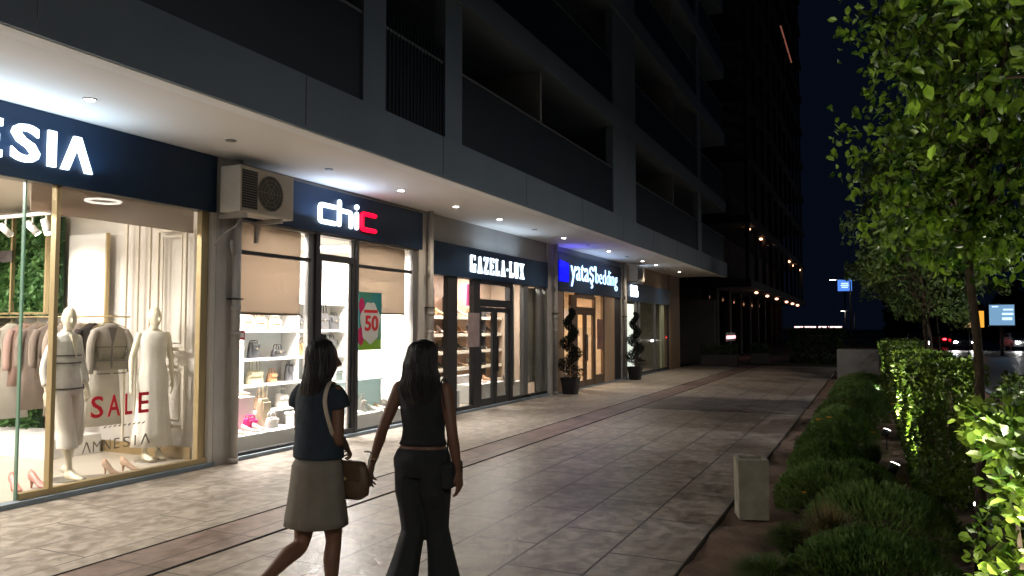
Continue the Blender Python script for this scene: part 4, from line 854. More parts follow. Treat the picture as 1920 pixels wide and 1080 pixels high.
light('AREA', 'fill_lamp', (-9.2, 3.4, 3.3), 45, (1, .9, .8), r1, 2.5, 2.5)
def shoe(label, x, y, z, yaw, m, heel=.07, group=None, s=1.):
    t = thing('shoe', label, 'shoe', (0, 0, 0), group)
    secs = [(-.10, .026, .045, .045), (-.06, .028, .036, .03), (0, .026, .022, -.0), (.06, .034, .018, -.025), (.10, .032, .016, -.03), (.13, .016, .011, -.032)]
    mk('upper', MB().rings([[(rx*math.cos(2*math.pi*j/12), yy, heel*.55+cz*heel/.07+rz*math.sin(2*math.pi*j/12)+.02) for j in range(12)] for yy, rx, rz, cz in secs]), m, t, smooth=True)
    mk('heel', MB().tube([(0, -.085, .0), (0, -.08, heel)], [.006, .016], 8), m, t)
    t.location = (x, y, z); t.rotation_euler = (0, 0, yaw); t.scale = (s,)*3; return t
NUDE = mat('nude_leather', (.70, .48, .34), .35); PINKL = mat('hot_pink', (.75, .02, .20), .5); TANL = mat('tan_leather', (.45, .24, .12), .4); BLKL = mat('black_leather', (.02, .02, .022), .4); SILV = mat('white_leather', (.75, .72, .68), .4); KHL = mat('olive_leather', (.42, .38, .26), .5); GOLDL = mat('gold_leather', (.6, .45, .22), .35)
shoe('nude heeled shoe, left one of the pair below the word SALE', -7.75, 6.05, .05, R(-100), NUDE, s=1.2); shoe('nude heeled shoe, right one of the pair below the word SALE', -7.72, 6.28, .05, R(-85), NUDE, s=1.2)
shoe('rose heeled shoe left of the brass mullion foot', -7.8, 5.02, .05, R(-110), mat('rose_leather', (.5, .22, .18), .4), s=1.3); shoe('rose heeled shoe right behind the brass mullion foot', -7.75, 5.22, .05, R(-95), MATS['rose_leather'], s=1.3)

# ================================================================== BAG SHOP CONTENTS
def handbag(label, x, y, z, w_, h, d, yaw, m, hd=.5, cat='handbag'):
    t = thing('handbag', label, cat, (0, 0, 0))
    rs = []
    for q, k in ((0, .94), (.06, 1), (.5, .97), (.9, .86), (1, .78)):
        rs.append([((w_/2*k)*math.copysign(abs(math.cos(a))**.5, math.cos(a)), (d/2*(1-.45*q))*math.copysign(abs(math.sin(a))**.6, math.sin(a)), q*h) for a in [j*math.pi/12 for j in range(24)]])
    mk('pouch', MB().rings(rs), m, t, smooth=True, bevel=.004)
    mb = MB()
    for sy in (-1, 1): mb.tube(*inter([(-w_*.25, sy*d*.2, h*.95), (-w_*.2, sy*d*.22, h*(1+hd*.8)), (0, sy*d*.2, h*(1+hd)), (w_*.2, sy*d*.22, h*(1+hd*.8)), (w_*.25, sy*d*.2, h*.95)], [.008]*5, 4), 6)
    mk('handle', mb, m, t, smooth=True)
    mk('flap', MB().box(-w_*.38, w_*.38, -d*.5-.004, -d*.36, h*.55, h*.88), m, t, bevel=.008); mk('clasp', MB().ball((0, -d*.5-.006, h*.58), .012), GOLD, t)
    t.location = (x, y, z); t.rotation_euler = (0, 0, yaw); return t
sh = thing('shelf_unit', 'white wall shelving full of bags in the bag shop', 'shelf', (-9.2, 10.7, .05))
for z in (.35, .78, 1.20, 1.66, 2.15): mk('shelf', B(-9.35, -8.98, 9.35, 11.95, z-.04, z), WHITE, sh, bevel=.003)
for y in (9.35, 10.65): mk('upright', B(-9.35, -8.99, y-.04, y, .05, 2.6), WHITE, sh, bevel=.003)
mk('back_panel', B(-9.355, -9.352, 9.3, 11.97, .05, 2.6), WHITE, sh)
YB = R(90)
BG = [('nude square bag at the left end of the top shelf', 9.55, 1.66, .22, .24, NUDE, .2), ('nude soft bag second on the top shelf', 9.85, 1.66, .26, .20, NUDE, .3), ('peach bag third on the top shelf', 10.2, 1.66, .28, .18, NUDE, .3), ('black boxy bag fourth on the top shelf', 10.80, 1.66, .26, .20, BLKL, .3), ('black bag just left of the door frame on the top shelf', 11.12, 1.66, .26, .2, BLKL, .25),
      ('large black tote on the top shelf seen through the door', 11.45, 1.66, .34, .30, BLKL, .55), ('wide black duffel at the right end of the top shelf', 11.78, 1.66, .30, .26, BLKL, .2),
      ('black dome backpack on the middle shelf', 9.72, 1.20, .22, .26, BLKL, .1), ('black slouchy bag on the middle shelf', 10.28, 1.20, .26, .13, BLKL, .6), ('tan woven bag on the middle shelf', 10.95, 1.20, .30, .22, TANL, .4), ('black bag on the middle shelf seen through the door', 11.7, 1.20, .26, .30, BLKL, .2),
      ('olive tote with tall handles on the lower shelf', 9.75, .78, .36, .22, KHL, .9), ('dark grey bucket bag on the lower shelf', 10.62, .78, .26, .28, mat('grey_leather', (.10, .10, .11), .45), .3), ('small tan bag between olive tote and grey bag', 10.15, .78, .18, .16, TANL, .4), ('white bag on the lower shelf seen through the door', 11.3, .78, .28, .22, SILV, .4), ('pale blue bag on the lower shelf by the door', 11.75, .78, .24, .18, mat('pale_blue_leather', (.4, .48, .52), .5), .4),
      ('nude bag on the bottom shelf', 9.9, .35, .28, .22, NUDE, .4), ('ivory bag on the bottom shelf', 10.4, .35, .28, .22, SILV, .4)]
for lb, y, z, w_, h, m, hd in BG: handbag(lb, -9.14, y, z+.002, w_, h, .14, YB, m, hd)
pl = thing('window_platform', 'white display platform in the left window of the bag shop', 'platform', (-8.0, 8.3, .05)); mk('top', B(-8.9, -7.52, 7.58, 9.0, .23, .27), WHITE, pl, bevel=.004); mk('front', B(-8.88, -7.55, 7.60, 8.98, .05, .228), WHITE, pl)
st = thing('display_step', 'white display step with pink shoes on top in the left window', 'platform', (-8.3, 8.1, .27)); mk('top', B(-8.75, -8.05, 7.6, 8.62, .68, .71), WHITE, st); mk('side', B(-8.73, -8.07, 7.62, 8.60, .272, .68), WHITE, st)
pr = thing('window_platform', 'white display platform in the right window of the bag shop', 'platform', (-8.0, 11, .05)); mk('top', B(-8.9, -7.52, 10.2, 11.75, .25, .29), WHITE, pr, bevel=.004); mk('front', B(-8.88, -7.55, 10.22, 11.73, .05, .248), WHITE, pr)
sg = thing('display_step', 'glass topped display step in the right window of the bag shop', 'platform', (-8.1, 11, .29)); mk('top', B(-8.5, -7.75, 10.3, 11.4, .80, .82), mat('pale_glass', (.6, .7, .7), .1, trans=.5), sg)
for y in (10.35, 11.35): mk('leg', B(-8.48, -7.77, y-.01, y+.01, .292, .80), MATS['pale_glass'], sg)
for k, (lb, y, m) in enumerate((('hot pink heel, left of the pink pair on the step', 7.75, PINKL), ('hot pink heel, right of the pink pair on the step', 7.87, PINKL), ('gold strappy heel beside the pink pair', 8.15, GOLDL), ('tan heel at the right of the step top', 8.3, TANL), ('black and nude heel at the step end', 8.47, NUDE))): shoe(lb, -8.25, y, .712, R(-60), m, .09, s=1.3)
handbag('round hot pink fluffy bag hanging from the display step', -8.0, 8.02, .42, .22, .20, .12, YB, PINKL, .7); handbag('hot pink boxy bag on the left window platform', -7.85, 8.30, .272, .22, .17, .14, YB, PINKL, .25)
handbag('small cream bag left of the pink boxy bag', -7.88, 7.98, .272, .17, .17, .12, YB, SILV, .3); handbag('slim ivory bucket bag near the door mullion', -8.0, 8.72, .272, .2, .40, .16, YB, KHL, .5); handbag('white quilted bag beside the pink boxy bag', -7.8, 8.68, .272, .22, .14, .12, YB, SILV, .5)
for k, (lb, y, x, m) in enumerate((('flat nude shoe at the left window edge', 7.68, -7.68, NUDE), ('flat nude shoe second from the left window edge', 7.86, -7.68, NUDE), ('flat ivory shoe third from the left window edge', 8.1, -7.66, SILV), ('flat ivory shoe fourth from the left window edge', 8.3, -7.66, SILV))): shoe(lb, x, y, .272, R(-80), m, .03, s=1.15)
for lb, x, y, z, m, w_, h in (('white bag high on the glass step', -8.1, 10.55, .822, SILV, .26, .2), ('blush and blue bag on the glass step', -8.1, 10.95, .822, mat('lilac_leather', (.55, .45, .5), .4), .28, .22), ('pale blue bag under the glass step', -7.9, 10.6, .292, MATS['pale_blue_leather'], .26, .2), ('white box bag on the right platform', -7.75, 10.75, .292, SILV, .18, .22), ('small white bag at the right end of the right platform', -7.75, 11.4, .292, SILV, .2, .15)): handbag(lb, x, y, z, w_, h, .13, YB, m, .4)
for lb, y, m in (('white mule on the right platform left', 10.45, SILV), ('white mule on the right platform middle', 11.0, SILV), ('beige mule on the right platform', 11.2, NUDE)): shoe(lb, -7.66, y, .292, R(-75), m, .03, s=1.2)

# ================================================================== SHOE SHOP CONTENTS
s3u = thing('shelf_unit', 'lit wooden wall shelving with shoes in the shoe shop', 'shelf', (-8.8, 16, .05))
mk('back_panel', B(-8.94, -8.92, 13.6, 18.0, .05, 2.4), mat('wood_back', (.36, .24, .17), .6), s3u)
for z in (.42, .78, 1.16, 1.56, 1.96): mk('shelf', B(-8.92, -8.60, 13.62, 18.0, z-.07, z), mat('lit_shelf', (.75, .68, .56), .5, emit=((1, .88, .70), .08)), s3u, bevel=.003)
for y in (13.62, 15.5, 17.1): mk('upright', B(-8.92, -8.62, y-.02, y+.02, .05, 2.4), DARKF, s3u)
rs_ = random.Random(5); sm = [BLKL, TANL, SILV, NUDE, BLKL, GOLDL]; names = {id(BLKL): 'black', id(TANL): 'tan', id(SILV): 'white', id(NUDE): 'nude', id(PINKL): 'pink', id(GOLDL): 'gold'}
for zi, (z, row) in enumerate(((.78, 'second lowest'), (1.16, 'middle'), (1.56, 'upper'), (1.96, 'top'))):
    for k in range(8):
        m = sm[(k*5+zi*2+rs_.randint(0, 1)) % 6]
        shoe('%s heeled shoe %s from the left on the %s shelf of the shoe shop' % (names[id(m)], ('first', 'second', 'third', 'fourth', 'fifth', 'sixth', 'seventh', 'eighth')[k], row), -8.76, 14.15+.49*k, z+.001, R(rs_.uniform(-120, -60)), m, .08, 'shoes on the shoe shop shelves', s=1.25)
for lb, x0, x1, y0, y1, h in (('low white display block left of the shoe shop door', -8.2, -7.65, 13.1, 14.0, .42), ('long white display block behind the shoe shop door', -8.3, -7.75, 14.9, 16.4, .45), ('taller white display block further back in the shoe shop', -8.5, -8.32, 14.6, 16.0, .62), ('white display block in front of the curtain', -8.1, -7.75, 16.5, 17.5, .40)):
    tag(mk('display_block', B(x0, x1, y0, y1, .05, h), WHITE, bevel=.008), lb, 'display block')
for lb, x, y, z, m in (('white shoe on the low block left of the door', -7.9, 13.4, .42, SILV), ('tan shoe on the low block left of the door', -7.9, 13.7, .42, TANL), ('nude shoe on the long block behind the door', -8.0, 15.6, .45, NUDE), ('tan shoe on the long block behind the door', -8.0, 16.0, .45, TANL), ('black shoe on the block by the curtain', -7.9, 16.9, .40, BLKL)): shoe(lb, x, y, z, R(-80), m, .05, s=1.3)
tag(mk('shoe_box', B(-8.85, -8.66, 13.85, 14.05, 1.161, 1.28), mat('yellow_box', (.65, .42, .08), .6), bevel=.004), 'yellow box on the middle shelf of the shoe shop', 'box')
t = thing('potted_plant', 'leafy potted plant low in the left of the shoe shop', 'potted plant', (-8.3, 13.4, .05)); mk('pot', MB().tube([(-8.35, 13.35, .05), (-8.35, 13.35, .4)], [.11, .15], 16), WHITE, t, smooth=True)
mk('foliage', leaves([(rg.gauss(-8.35, .16), rg.gauss(13.35, .16), rg.gauss(.85, .2)) for _ in range(260)], .14, rg), LEAFW, t); mk('stem', MB().tube([(-8.35, 13.35, .38), (-8.35, 13.35, .85)], .012, 6), TANL, t)
# spiral topiaries
TOPL = mat('topiary_leaf', (.006, .009, .006), .8, noise=(9, (.011, .015, .008), .15), spec=.2)
def topiary(label, x, y, s=1.):
    t = thing('topiary_tree', label, 'topiary', (x, y, 0)); r_ = random.Random(int(x*10))
    mk('pot', MB().rings([[(x+q*math.copysign(abs(math.cos(a))**.4, math.cos(a)), y+q*math.copysign(abs(math.sin(a))**.4, math.sin(a)), z) for a in [k*math.pi/12 for k in range(24)]] for z, q in ((0, .17), (.36, .22), (.42, .235), (.42, .20), (.37, .19))]), BLACK, t)
    mk('trunk', MB().tube([(x, y, .36), (x, y, 2.25*s)], [.02, .008], 8), TANL, t)
    pts = []
    for k in range(7000):
        q = r_.random(); a = q*2*math.pi*3.1+.6; z = .52+q*1.65*s; R0 = .19*(1-q)+.06; c = (x+R0*.75*math.cos(a), y+R0*.75*math.sin(a))
        th_ = r_.uniform(0, 6.28); ph_ = math.acos(r_.uniform(-1, 1)); rr_ = (.16*(1-q)+.075)*r_.uniform(.7, 1.05)
        pts.append((c[0]+rr_*math.sin(ph_)*math.cos(th_), c[1]+rr_*math.sin(ph_)*math.sin(th_), z+rr_*.62*math.cos(ph_)))
    mk('foliage', leaves(pts, .04, r_, 0), TOPL, t); return t
topiary('dark spiral clipped topiary in a black pot left of the bedding shop door', -7.0, 18.72); topiary('dark spiral clipped topiary in a black pot right of the bedding shop', -7.0, 24.75)

# ================================================================== GREENERY
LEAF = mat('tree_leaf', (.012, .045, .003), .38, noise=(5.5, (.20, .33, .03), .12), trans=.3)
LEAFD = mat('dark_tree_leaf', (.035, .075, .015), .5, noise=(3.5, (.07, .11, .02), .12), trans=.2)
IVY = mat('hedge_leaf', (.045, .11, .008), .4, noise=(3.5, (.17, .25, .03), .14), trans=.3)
BARK = mat('bark', (.07, .05, .035), .9, noise=(12, (.045, .03, .02)), bump=(30, 1))
def tree(label, x, y, zt, rad, zc, n, size, m=LEAF, seed=1, nclump=46, trunk=.032):
    t = thing('tree', label, 'tree', (x, y, -.04), 'street trees in the planting bed'); r_ = random.Random(seed); cl = []
    while len(cl) < nclump:
        v = Vector((r_.uniform(-1, 1), r_.uniform(-1, 1), r_.uniform(-1, 1)))
        if .35 < v.length < 1.0: cl.append((Vector((x+v.x*rad, y+v.y*rad, zc+v.z*(zt-zc))), r_.uniform(.22, .40)))
    z0 = zc-(zt-zc)*.85
    mk('trunk', MB().tube(*inter([(x, y, -.05), (x+.03, y, z0*.6), (x-.02, y+.02, z0), (x, y, zc)], [trunk*1.25, trunk, trunk*.85, trunk*.4], 4), 10), BARK, t, smooth=True)
    mb = MB()
    for c, _ in cl[:26]: mb.tube(*inter([(x, y, z0+(c.z-z0)*r_.uniform(0, .35)), Vector((x, y, z0)).lerp(c, .5)+Vector((0, 0, .12)), c], [.026, .016, .005], 3), 5)
    mk('limb', mb, BARK, t, smooth=True)
    pts = []
    for k in range(n):
        c, s = cl[k % nclump]; cg = lambda q: max(-1.5*q, min(1.5*q, r_.gauss(0, q))); pts.append(c+Vector((cg(s*.55), cg(s*.55), cg(s*.45))))
    mk('crown', leaves(pts, size, r_, .9, .62), m, t); return t
tree('near leafy street tree filling the upper right corner with large lit leaves', 1.36, 3.9, 5.2, 1.12, 3.72, 13500, .070, LEAF, 3, 70)
tree('slim street tree with a bare trunk right of the lit hedge columns', .67, 6.4, 4.9, .74, 3.5, 8000, .072, LEAF, 8)
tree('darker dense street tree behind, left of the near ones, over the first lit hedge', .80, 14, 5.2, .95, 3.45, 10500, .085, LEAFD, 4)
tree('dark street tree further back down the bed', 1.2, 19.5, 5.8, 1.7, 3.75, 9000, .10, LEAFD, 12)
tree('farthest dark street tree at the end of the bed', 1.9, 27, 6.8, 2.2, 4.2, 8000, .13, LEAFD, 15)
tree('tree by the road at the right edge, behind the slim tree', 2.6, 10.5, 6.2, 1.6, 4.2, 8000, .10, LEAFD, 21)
def hedge(label, x0, x1, y0, y1, z0, z1, n, size, seed, m=IVY):
    t = thing('hedge_bush', label, 'hedge bush', ((x0+x1)/2, (y0+y1)/2, z0), 'clipped upright hedge bushes lit by ground spots'); r_ = random.Random(seed)
    cx, cy, cz = (x0+x1)/2, (y0+y1)/2, (z0+z1)/2; pts = []
    for k in range(n):
        v = Vector((r_.uniform(-1, 1), r_.uniform(-1, 1), r_.uniform(-1, 1))); f = r_.choice((0, 1, 2)); v[f] = math.copysign(1-.25*r_.random()**2, v[f])
        w_ = 1+.10*math.sin(v.z*7+seed)+.08*math.sin(v.y*9+seed*2)
        pts.append((cx+v.x*(x1-x0)/2*w_*(.8+.2*(v.z+1)/2), cy+v.y*(y1-y0)/2*w_, cz+v.z*(z1-z0)/2*(1+.04*math.sin(v.y*8+v.x*5))))
    mk('foliage', leaves(pts, size, r_, .3, .7, outward=(cx, cy, cz)), m, t)
    mb = MB()
    for k in range(7): a = r_.uniform(0, 6.28); mb.tube([(cx+.05*math.cos(a), cy+.1*math.sin(a), -.04), (cx+.4*(x1-x0)*math.cos(a), cy+.4*(y1-y0)*math.sin(a), cz), (cx+.45*(x1-x0)*math.cos(a), cy+.45*(y1-y0)*math.sin(a), z1-.08)], [.014, .01, .005], 5)
    mk('stem', mb, BARK, t); return t
hedge('bright lit leafy hedge bush nearest the viewer at the bottom right', .38, 1.3, 2.4, 3.85, .02, 1.38, 7000, .052, 1)
hedge('lit hedge bush beside the nearest garden spotlight, in the middle distance', .36, .95, 8.6, 10.5, .02, 1.33, 9000, .05, 2)
hedge('lit hedge bush beside the middle garden spotlight', .34, .95, 10.6, 13.6, .02, 1.33, 7500, .055, 3)
hedge('dark stretch of hedge between the middle and farthest garden spotlights', .34, .95, 13.7, 18.4, .02, 1.30, 6500, .07, 9)
hedge('small far hedge bush lit by the farthest garden spotlight', .24, .9, 18.6, 21.4, .02, 1.33, 5500, .06, 8)
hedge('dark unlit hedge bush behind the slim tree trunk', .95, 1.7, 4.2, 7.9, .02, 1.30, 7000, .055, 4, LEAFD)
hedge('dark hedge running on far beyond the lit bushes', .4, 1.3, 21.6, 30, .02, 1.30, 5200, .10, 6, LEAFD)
hedge('dark hedge in the far background left of the planter wall', -3.6, -1.3, 40, 42, .0, 1.6, 3000, .13, 7, LEAFD)
# low shrubs
SHR = mat('low_shrub_leaf', (.08, .17, .03), .6, noise=(4, (.17, .26, .06), .15), trans=.2)
def dome(seed, n, rx, ry, rz, blade=.10, wide=.012):
    r_ = random.Random(seed); mb = MB()
    for k in range(n):
        a = r_.uniform(0, 6.28); z = r_.random()**.8; q = math.sqrt(max(0, 1-z*z))*(1+.08*math.sin(5*a+seed)); p = Vector((rx*q*math.cos(a), ry*q*math.sin(a), rz*z*(1+.06*math.sin(7*a))))*r_.uniform(.86, 1)
        d = (Vector((p.x/rx, p.y/ry, p.z/rz+.5))+Vector((r_.gauss(0, .35), r_.gauss(0, .35), r_.gauss(0, .3)))).normalized()*blade*r_.uniform(.6, 1.3)
        s = d.cross(Vector((r_.gauss(0, 1), r_.gauss(0, 1), r_.gauss(0, 1)))).normalized()*wide
        mb.add([p-s*.5, p+d*.5-s, p+d, p+d*.5+s, p+s*.5], [(0, 1, 3, 4), (1, 2, 3)])
    return mb
protos = []
SP = [(-.30, 20.0, .62, .95, .38, 'low dark shrub near the far planter box'), (-.22, 17.6, .60, .9, .34, 'low dark shrub just before the dark paving band'), (-.36, 15.3, .62, .95, .40, 'wide rounded shrub behind the yellow daylilies'), (-.42, 12.9, .50, .85, .42, 'rounded shrub beside the farthest ground spot'),
      (-.42, 11.2, .50, .7, .36, 'small shrub by the orange flower on the bed edge'), (-.46, 9.6, .42, .5, .34, 'small round clipped shrub left of the ground spot'), (-.15, 8.9, .36, .5, .24, 'dark shrub between the small round one and the hedge'), (-.42, 8.0, .46, .55, .34, 'round shrub right behind the concrete bin'), (.02, 6.9, .6, .7, .36, 'wide dark shrub right of the concrete bin'),
      (-.02, 5.6, .55, .6, .30, 'dark shrub behind the tall grass tuft'), (.45, 4.7, .5, .6, .28, 'dark shrub beside the near hedge bush'), (-.15, 4.35, .45, .45, .20, 'low bushy plant at the bottom of the bed'), (-.20, 23, .7, 1.0, .4, 'low shrub before the far planter box')]
for i, (x, y, rx, ry, rz, lb) in enumerate(SP):
    mb = dome(i, 7000, rx, ry, rz*1.15, .050, .008); mb.move((x, y, 0))
    t = thing('shrub', lb, 'shrub', (x, y, 0), 'low shrubs in the planting bed'); mk('foliage', mb, SHR, t)
    mk('stem', MB().tube([(x, y, -.04), (x+.02, y, rz*.6)], [.02, .01], 6).tube([(x, y, 0), (x-.1, y+.1, rz*.6)], [.015, .008], 6).tube([(x, y, 0), (x+.12, y-.08, rz*.6)], [.015, .008], 6), BARK, t)
GRS = mat('grass_blade', (.07, .13, .025), .6, noise=(5, (.13, .16, .04), .15), trans=.25); DRY = mat('dry_grass', (.22, .18, .07), .7, noise=(5, (.16, .13, .05)))
def tuft(x, y, n, h, spread, m, seed, mb=None):
    r_ = random.Random(seed); mb = mb or MB()
    for k in range(n):
        a = r_.uniform(0, 6.28); d = Vector((math.cos(a), math.sin(a), 0)); b = Vector((x, y, -.03))+d*r_.uniform(0, spread*.25); L_ = h*r_.uniform(.6, 1.15); o = r_.uniform(.1, .9)*spread
        s = Vector((-d.y, d.x, 0))*.005*r_.uniform(.7, 1.6); p1 = b+d*o*.3+Vector((0, 0, L_*.6)); p2 = b+d*o+Vector((0, 0, L_*(.98-.4*o/spread)))
        mb.add([b-s, b+s, p1+s, p2, p1-s], [(0, 1, 2, 4), (4, 2, 3)])
    return mb
tag(mk('grass_tuft', tuft(-.30, 6.05, 900, .50, .30, DRY, 2), DRY), 'tall dry grass tuft just right of the concrete bin', 'grass tuft')
for i, (x, y, n, h, s, lb) in enumerate([(-.62, 5.35, 1500, .26, .32, 'green grassy plant at the bottom of the bed, left one'), (-.40, 4.7, 1500, .26, .32, 'green grassy plant at the bottom of the bed, nearest the viewer'), (-.20, 5.3, 1300, .3, .3, 'green grassy plant beside the dry tuft'), (-.55, 6.15, 1200, .30, .28, 'green grassy plant with the orange flower by the bin'), (-.55, 11.6, 900, .35, .35, 'grassy daylily clump at the bed edge'), (-.05, 10.6, 900, .35, .35, 'grassy daylily clump by the middle ground spot')]):
    tag(mk('grass_plant', tuft(x, y, n, h, s, GRS, 30+i), GRS), lb, 'grass plant', 'grassy plants in the bed')
FLW = mat('orange_petal', (.85, .36, .03), .5, trans=.3)
for i, (x, y, z, s, lb) in enumerate([(-.68, 11.7, .40, .07, 'orange daylily bloom on the bed edge, upper left'), (-.55, 11.9, .42, .06, 'second orange daylily bloom beside the upper left one'), (-.62, 11.3, .36, .05, 'lower orange daylily bloom of the far clump'), (.0, 10.6, .40, .05, 'yellow orange bloom near the middle ground spot'), (-.50, 6.55, .40, .03, 'single orange bloom above the grass by the bin'), (.33, 14.9, .38, .05, 'small orange bloom at the foot of the far lit hedge')]):
    t = thing('flower', lb, 'flower', (x, y, z), 'orange daylilies'); mb = MB()
    for k in range(6):
        a = k*math.pi/3; d = Vector((math.cos(a), math.sin(a), .5)).normalized()*s; q = Vector((-math.sin(a), math.cos(a), 0))*s*.25; c = Vector((x, y, z))
        mb.add([c, c+d*.6+q, c+d+Vector((0, 0, -s*.15)), c+d*.6-q], [(0, 1, 2, 3)])
    mk('petal', mb, FLW, t); mk('stem', MB().tube([(x, y, z), (x+.02, y, -.02)], .003, 5), GRS, t)
# ground spots
def gspot(label, x, y, tgt, power, glare=True):
    t = thing('ground_spotlight', label, 'spotlight', (x, y, 0), 'small garden spotlights in the bed'); z = .24
    mk('stake', MB().tube([(x, y, -.03), (x, y, z-.03)], .008, 6), BLACK, t)
    d = (Vector(tgt)-Vector((x, y, z))).normalized(); c = Vector((x, y, z))
    mk('head', MB().tube([c-d*.07, c+d*.03], .047, 14), BLACK, t, smooth=True); mk('lens', MB().tube([c+d*.028, c+d*.036], .045, 14), mat('garden_spot_glow', (1, 1, 1), emit=((1, .95, .9), 8)), t)
    light('SPOT', 'lamp', c+d*.05, power*1.4, (1, .95, .72), t, .03, rot=aim(c, tgt), spot=R(95), blend=.8); return t
gspot('nearest garden spotlight at the foot of the middle lit hedge', .20, 9.14, (.55, 9.4, 1.1), 85)
gspot('middle garden spotlight in the bed', .18, 12.1, (.5, 12.4, 1.1), 85)
gspot('farthest garden spotlight, small and far down the hedge', .12, 19.9, (.4, 20.1, 1.1), 75)
gspot('garden spotlight behind the hedge lighting the darker dense tree', 1.15, 12.6, (.8, 14.0, 3.2), 30)
gspot('garden spotlight hidden below the frame lighting the near hedge', .05, 2.3, (.62, 3.0, 1.0), 55)
gspot('garden spotlight hidden below the frame lighting the near tree crown', .35, 2.6, (.9, 3.9, 3.6), 120)
gspot('garden spotlight behind the near hedge bush lighting the slim tree crown', .78, 7.35, (.55, 6.3, 3.5), 70)

# ================================================================== CONCRETE BIN AND PLANTER
BINC = mat('bin_concrete', (.36, .34, .27), .9, noise=(6, (.24, .225, .18), .2), bump=(50, .6))
bn = thing('litter_bin', 'square tapered concrete litter bin with a dark open top on the paving edge', 'litter bin')
mb = MB(); mb.rings([[(sx*q, sy*q, z) for sx, sy in ((-1, -1), (1, -1), (1, 1), (-1, 1))] for z, q in ((0, .158), (.50, .163), (.515, .160), (.515, .128), (.46, .126))], cap=True)
mk('shell', mb, BINC, bn, bevel=.006)
mk('liner', MB().box(-.122, .122, -.122, .122, .462, .470), BLACK, bn); bn.location = (-1.0, 7.30, 0); bn.rotation_euler = (0, 0, R(17)); bn.scale = (.82, .82, 1.03)
pb = thing('planter', 'large pale concrete planter box at the far end of the bed', 'planter', (-.45, 28, 0)); mk('box', MB().rings([[(x, y, z) for x, y in ((-1.0, 27.4), (.25, 27.4), (.25, 28.6), (-1.0, 28.6))] for z in (0, .98)]), mat('planter_concrete', (.30, .29, .26), .85, noise=(3, (.24, .23, .21))), pb, bevel=.02)
mk('soil', B(-.9, .15, 27.5, 28.5, .985, 1.0), SOIL, pb)

# ================================================================== FAR BUILDINGS
b2 = thing('apartment_building', 'dark far apartment block with a lit canopy beyond the row of shops', 'building', (-12, 58, 0)); DK = mat('far_dark_concrete', (.055, .055, .06), .9, noise=(.5, (.04, .04, .045))); DK2 = mat('far_pale_concrete', (.11, .10, .085), .9, noise=(1, (.085, .075, .065)))
mk('block', B(-24, -8.0, 42, 82, 3.9, 46), DK, b2)
for z in (3.84, 7.25, 10.5, 13.8, 17.1, 20.4, 23.7, 27, 30.3, 33.6, 37, 40.3): mk('balcony_slab', B(-8.0, -5.6, 42, 80, z, z+.4), DK, b2)
mb = MB()
for k in range(12):
    for q in range(11): mb.box(-5.9, -5.7, 42.2+q*3.6, 42.6+q*3.6, 4.26+k*3.3, 7.2+k*3.3)
mk('column', mb, DK, b2)['kind'] = 'stuff'
mk('canopy_glass', B(-7.98, -7.9, 42.2, 80, .1, 3.8), DGLASS, b2)
for k in range(9): mk('pillar', B(-7.8, -7.45, 42.4+k*4.2, 43.2+k*4.2, 0, 3.83), DK2, b2)
mk('end_wall', B(-13.5, -8.1, 41.6, 41.95, 0, 3.83), DK2, b2)
tag(mk('wall', B(-9.6, -6.55, 36.6, 37.0, 0, 3.0), DK2), 'grey brown free standing wall just beyond the corner of the shops', 'wall')
mk('lit_soffit', B(-5.8, -5.62, 61, 70, 24.6, 24.64), mat('red_glow', (1, .2, .1), emit=((1, .33, .22), .10)), b2)
for i, (y, z) in enumerate([(46.8, 3.8), (52.1, 3.8), (57.6, 3.8), (64.8, 3.8), (70, 3.8), (75, 3.8), (44.1, 7.2), (49.3, 7.2), (54.5, 7.2), (67.3, 7.2), (71.8, 7.2), (77.6, 7.2)]):
    s_ = .09+.0012*(y-44); pos = ('first', 'second', 'third', 'fourth', 'fifth', 'sixth')[i % 6]
    t = thing('wall_lamp', pos+' round warm lamp from the left in the '+('lower' if i < 6 else 'upper')+' row on the dark far building', 'lamp', (-5.95, y, z), 'warm lamps on the far building')
    mk('glass', MB().ball((-5.95, y, z-.08), s_*1.1, s_*1.6, s_*.7, 12, 6), LAMPF, t); mk('mount', B(-6.0, -5.9, y-.05, y+.05, z-.02, z+.03), DK, t)
for lb, x0, x1, y in (('long low planter before the far wall', -6.9, -5.3, 35.2), ('second low planter right of the first', -5.1, -4.3, 38.0)):
    t = thing('planter', lb, 'planter', ((x0+x1)/2, y, 0)); mk('box', B(x0, x1, y-.3, y+.3, 0, .5), DK2, t, bevel=.02)
    mk('foliage', leaves([(rg.uniform(x0, x1), rg.uniform(y-.25, y+.25), rg.uniform(.5, .95)) for _ in range(700)], .09, rg), LEAFD, t)
# distant row of lit windows / tail of traffic on a bridge
t = thing('light_strip', 'thin broken row of white pink lights low on the horizon', 'lights', (-8, 180, 1.7)); mb = MB()
for a, b in ((-15.0, -13.2), (-12.9, -10.6), (-10.1, -8.0), (-7.8, -5.4)): mb.box(a, b, 180, 180.3, 1.65, 1.95)
mk('tube', mb, mat('pinkwhite_lights', (1, .8, .8), emit=((1, .62, .6), 1.2)), t)
t = thing('shop_window', 'small painted red white reflection of tail lights behind the far wall', 'window', (-5.6, 44, .7)); mk('glow', B(-7.42, -7.38, 45.2, 48.2, 1.05, 1.22), mat('tail_light_reflection', (1, .3, .3), emit=((1, .35, .38), 2.0)), t); mk('frame', B(-7.44, -7.42, 45.0, 48.4, .9, 1.4), DARKF, t)  # glowing strip painted in for tail lights mirrored in the far glass
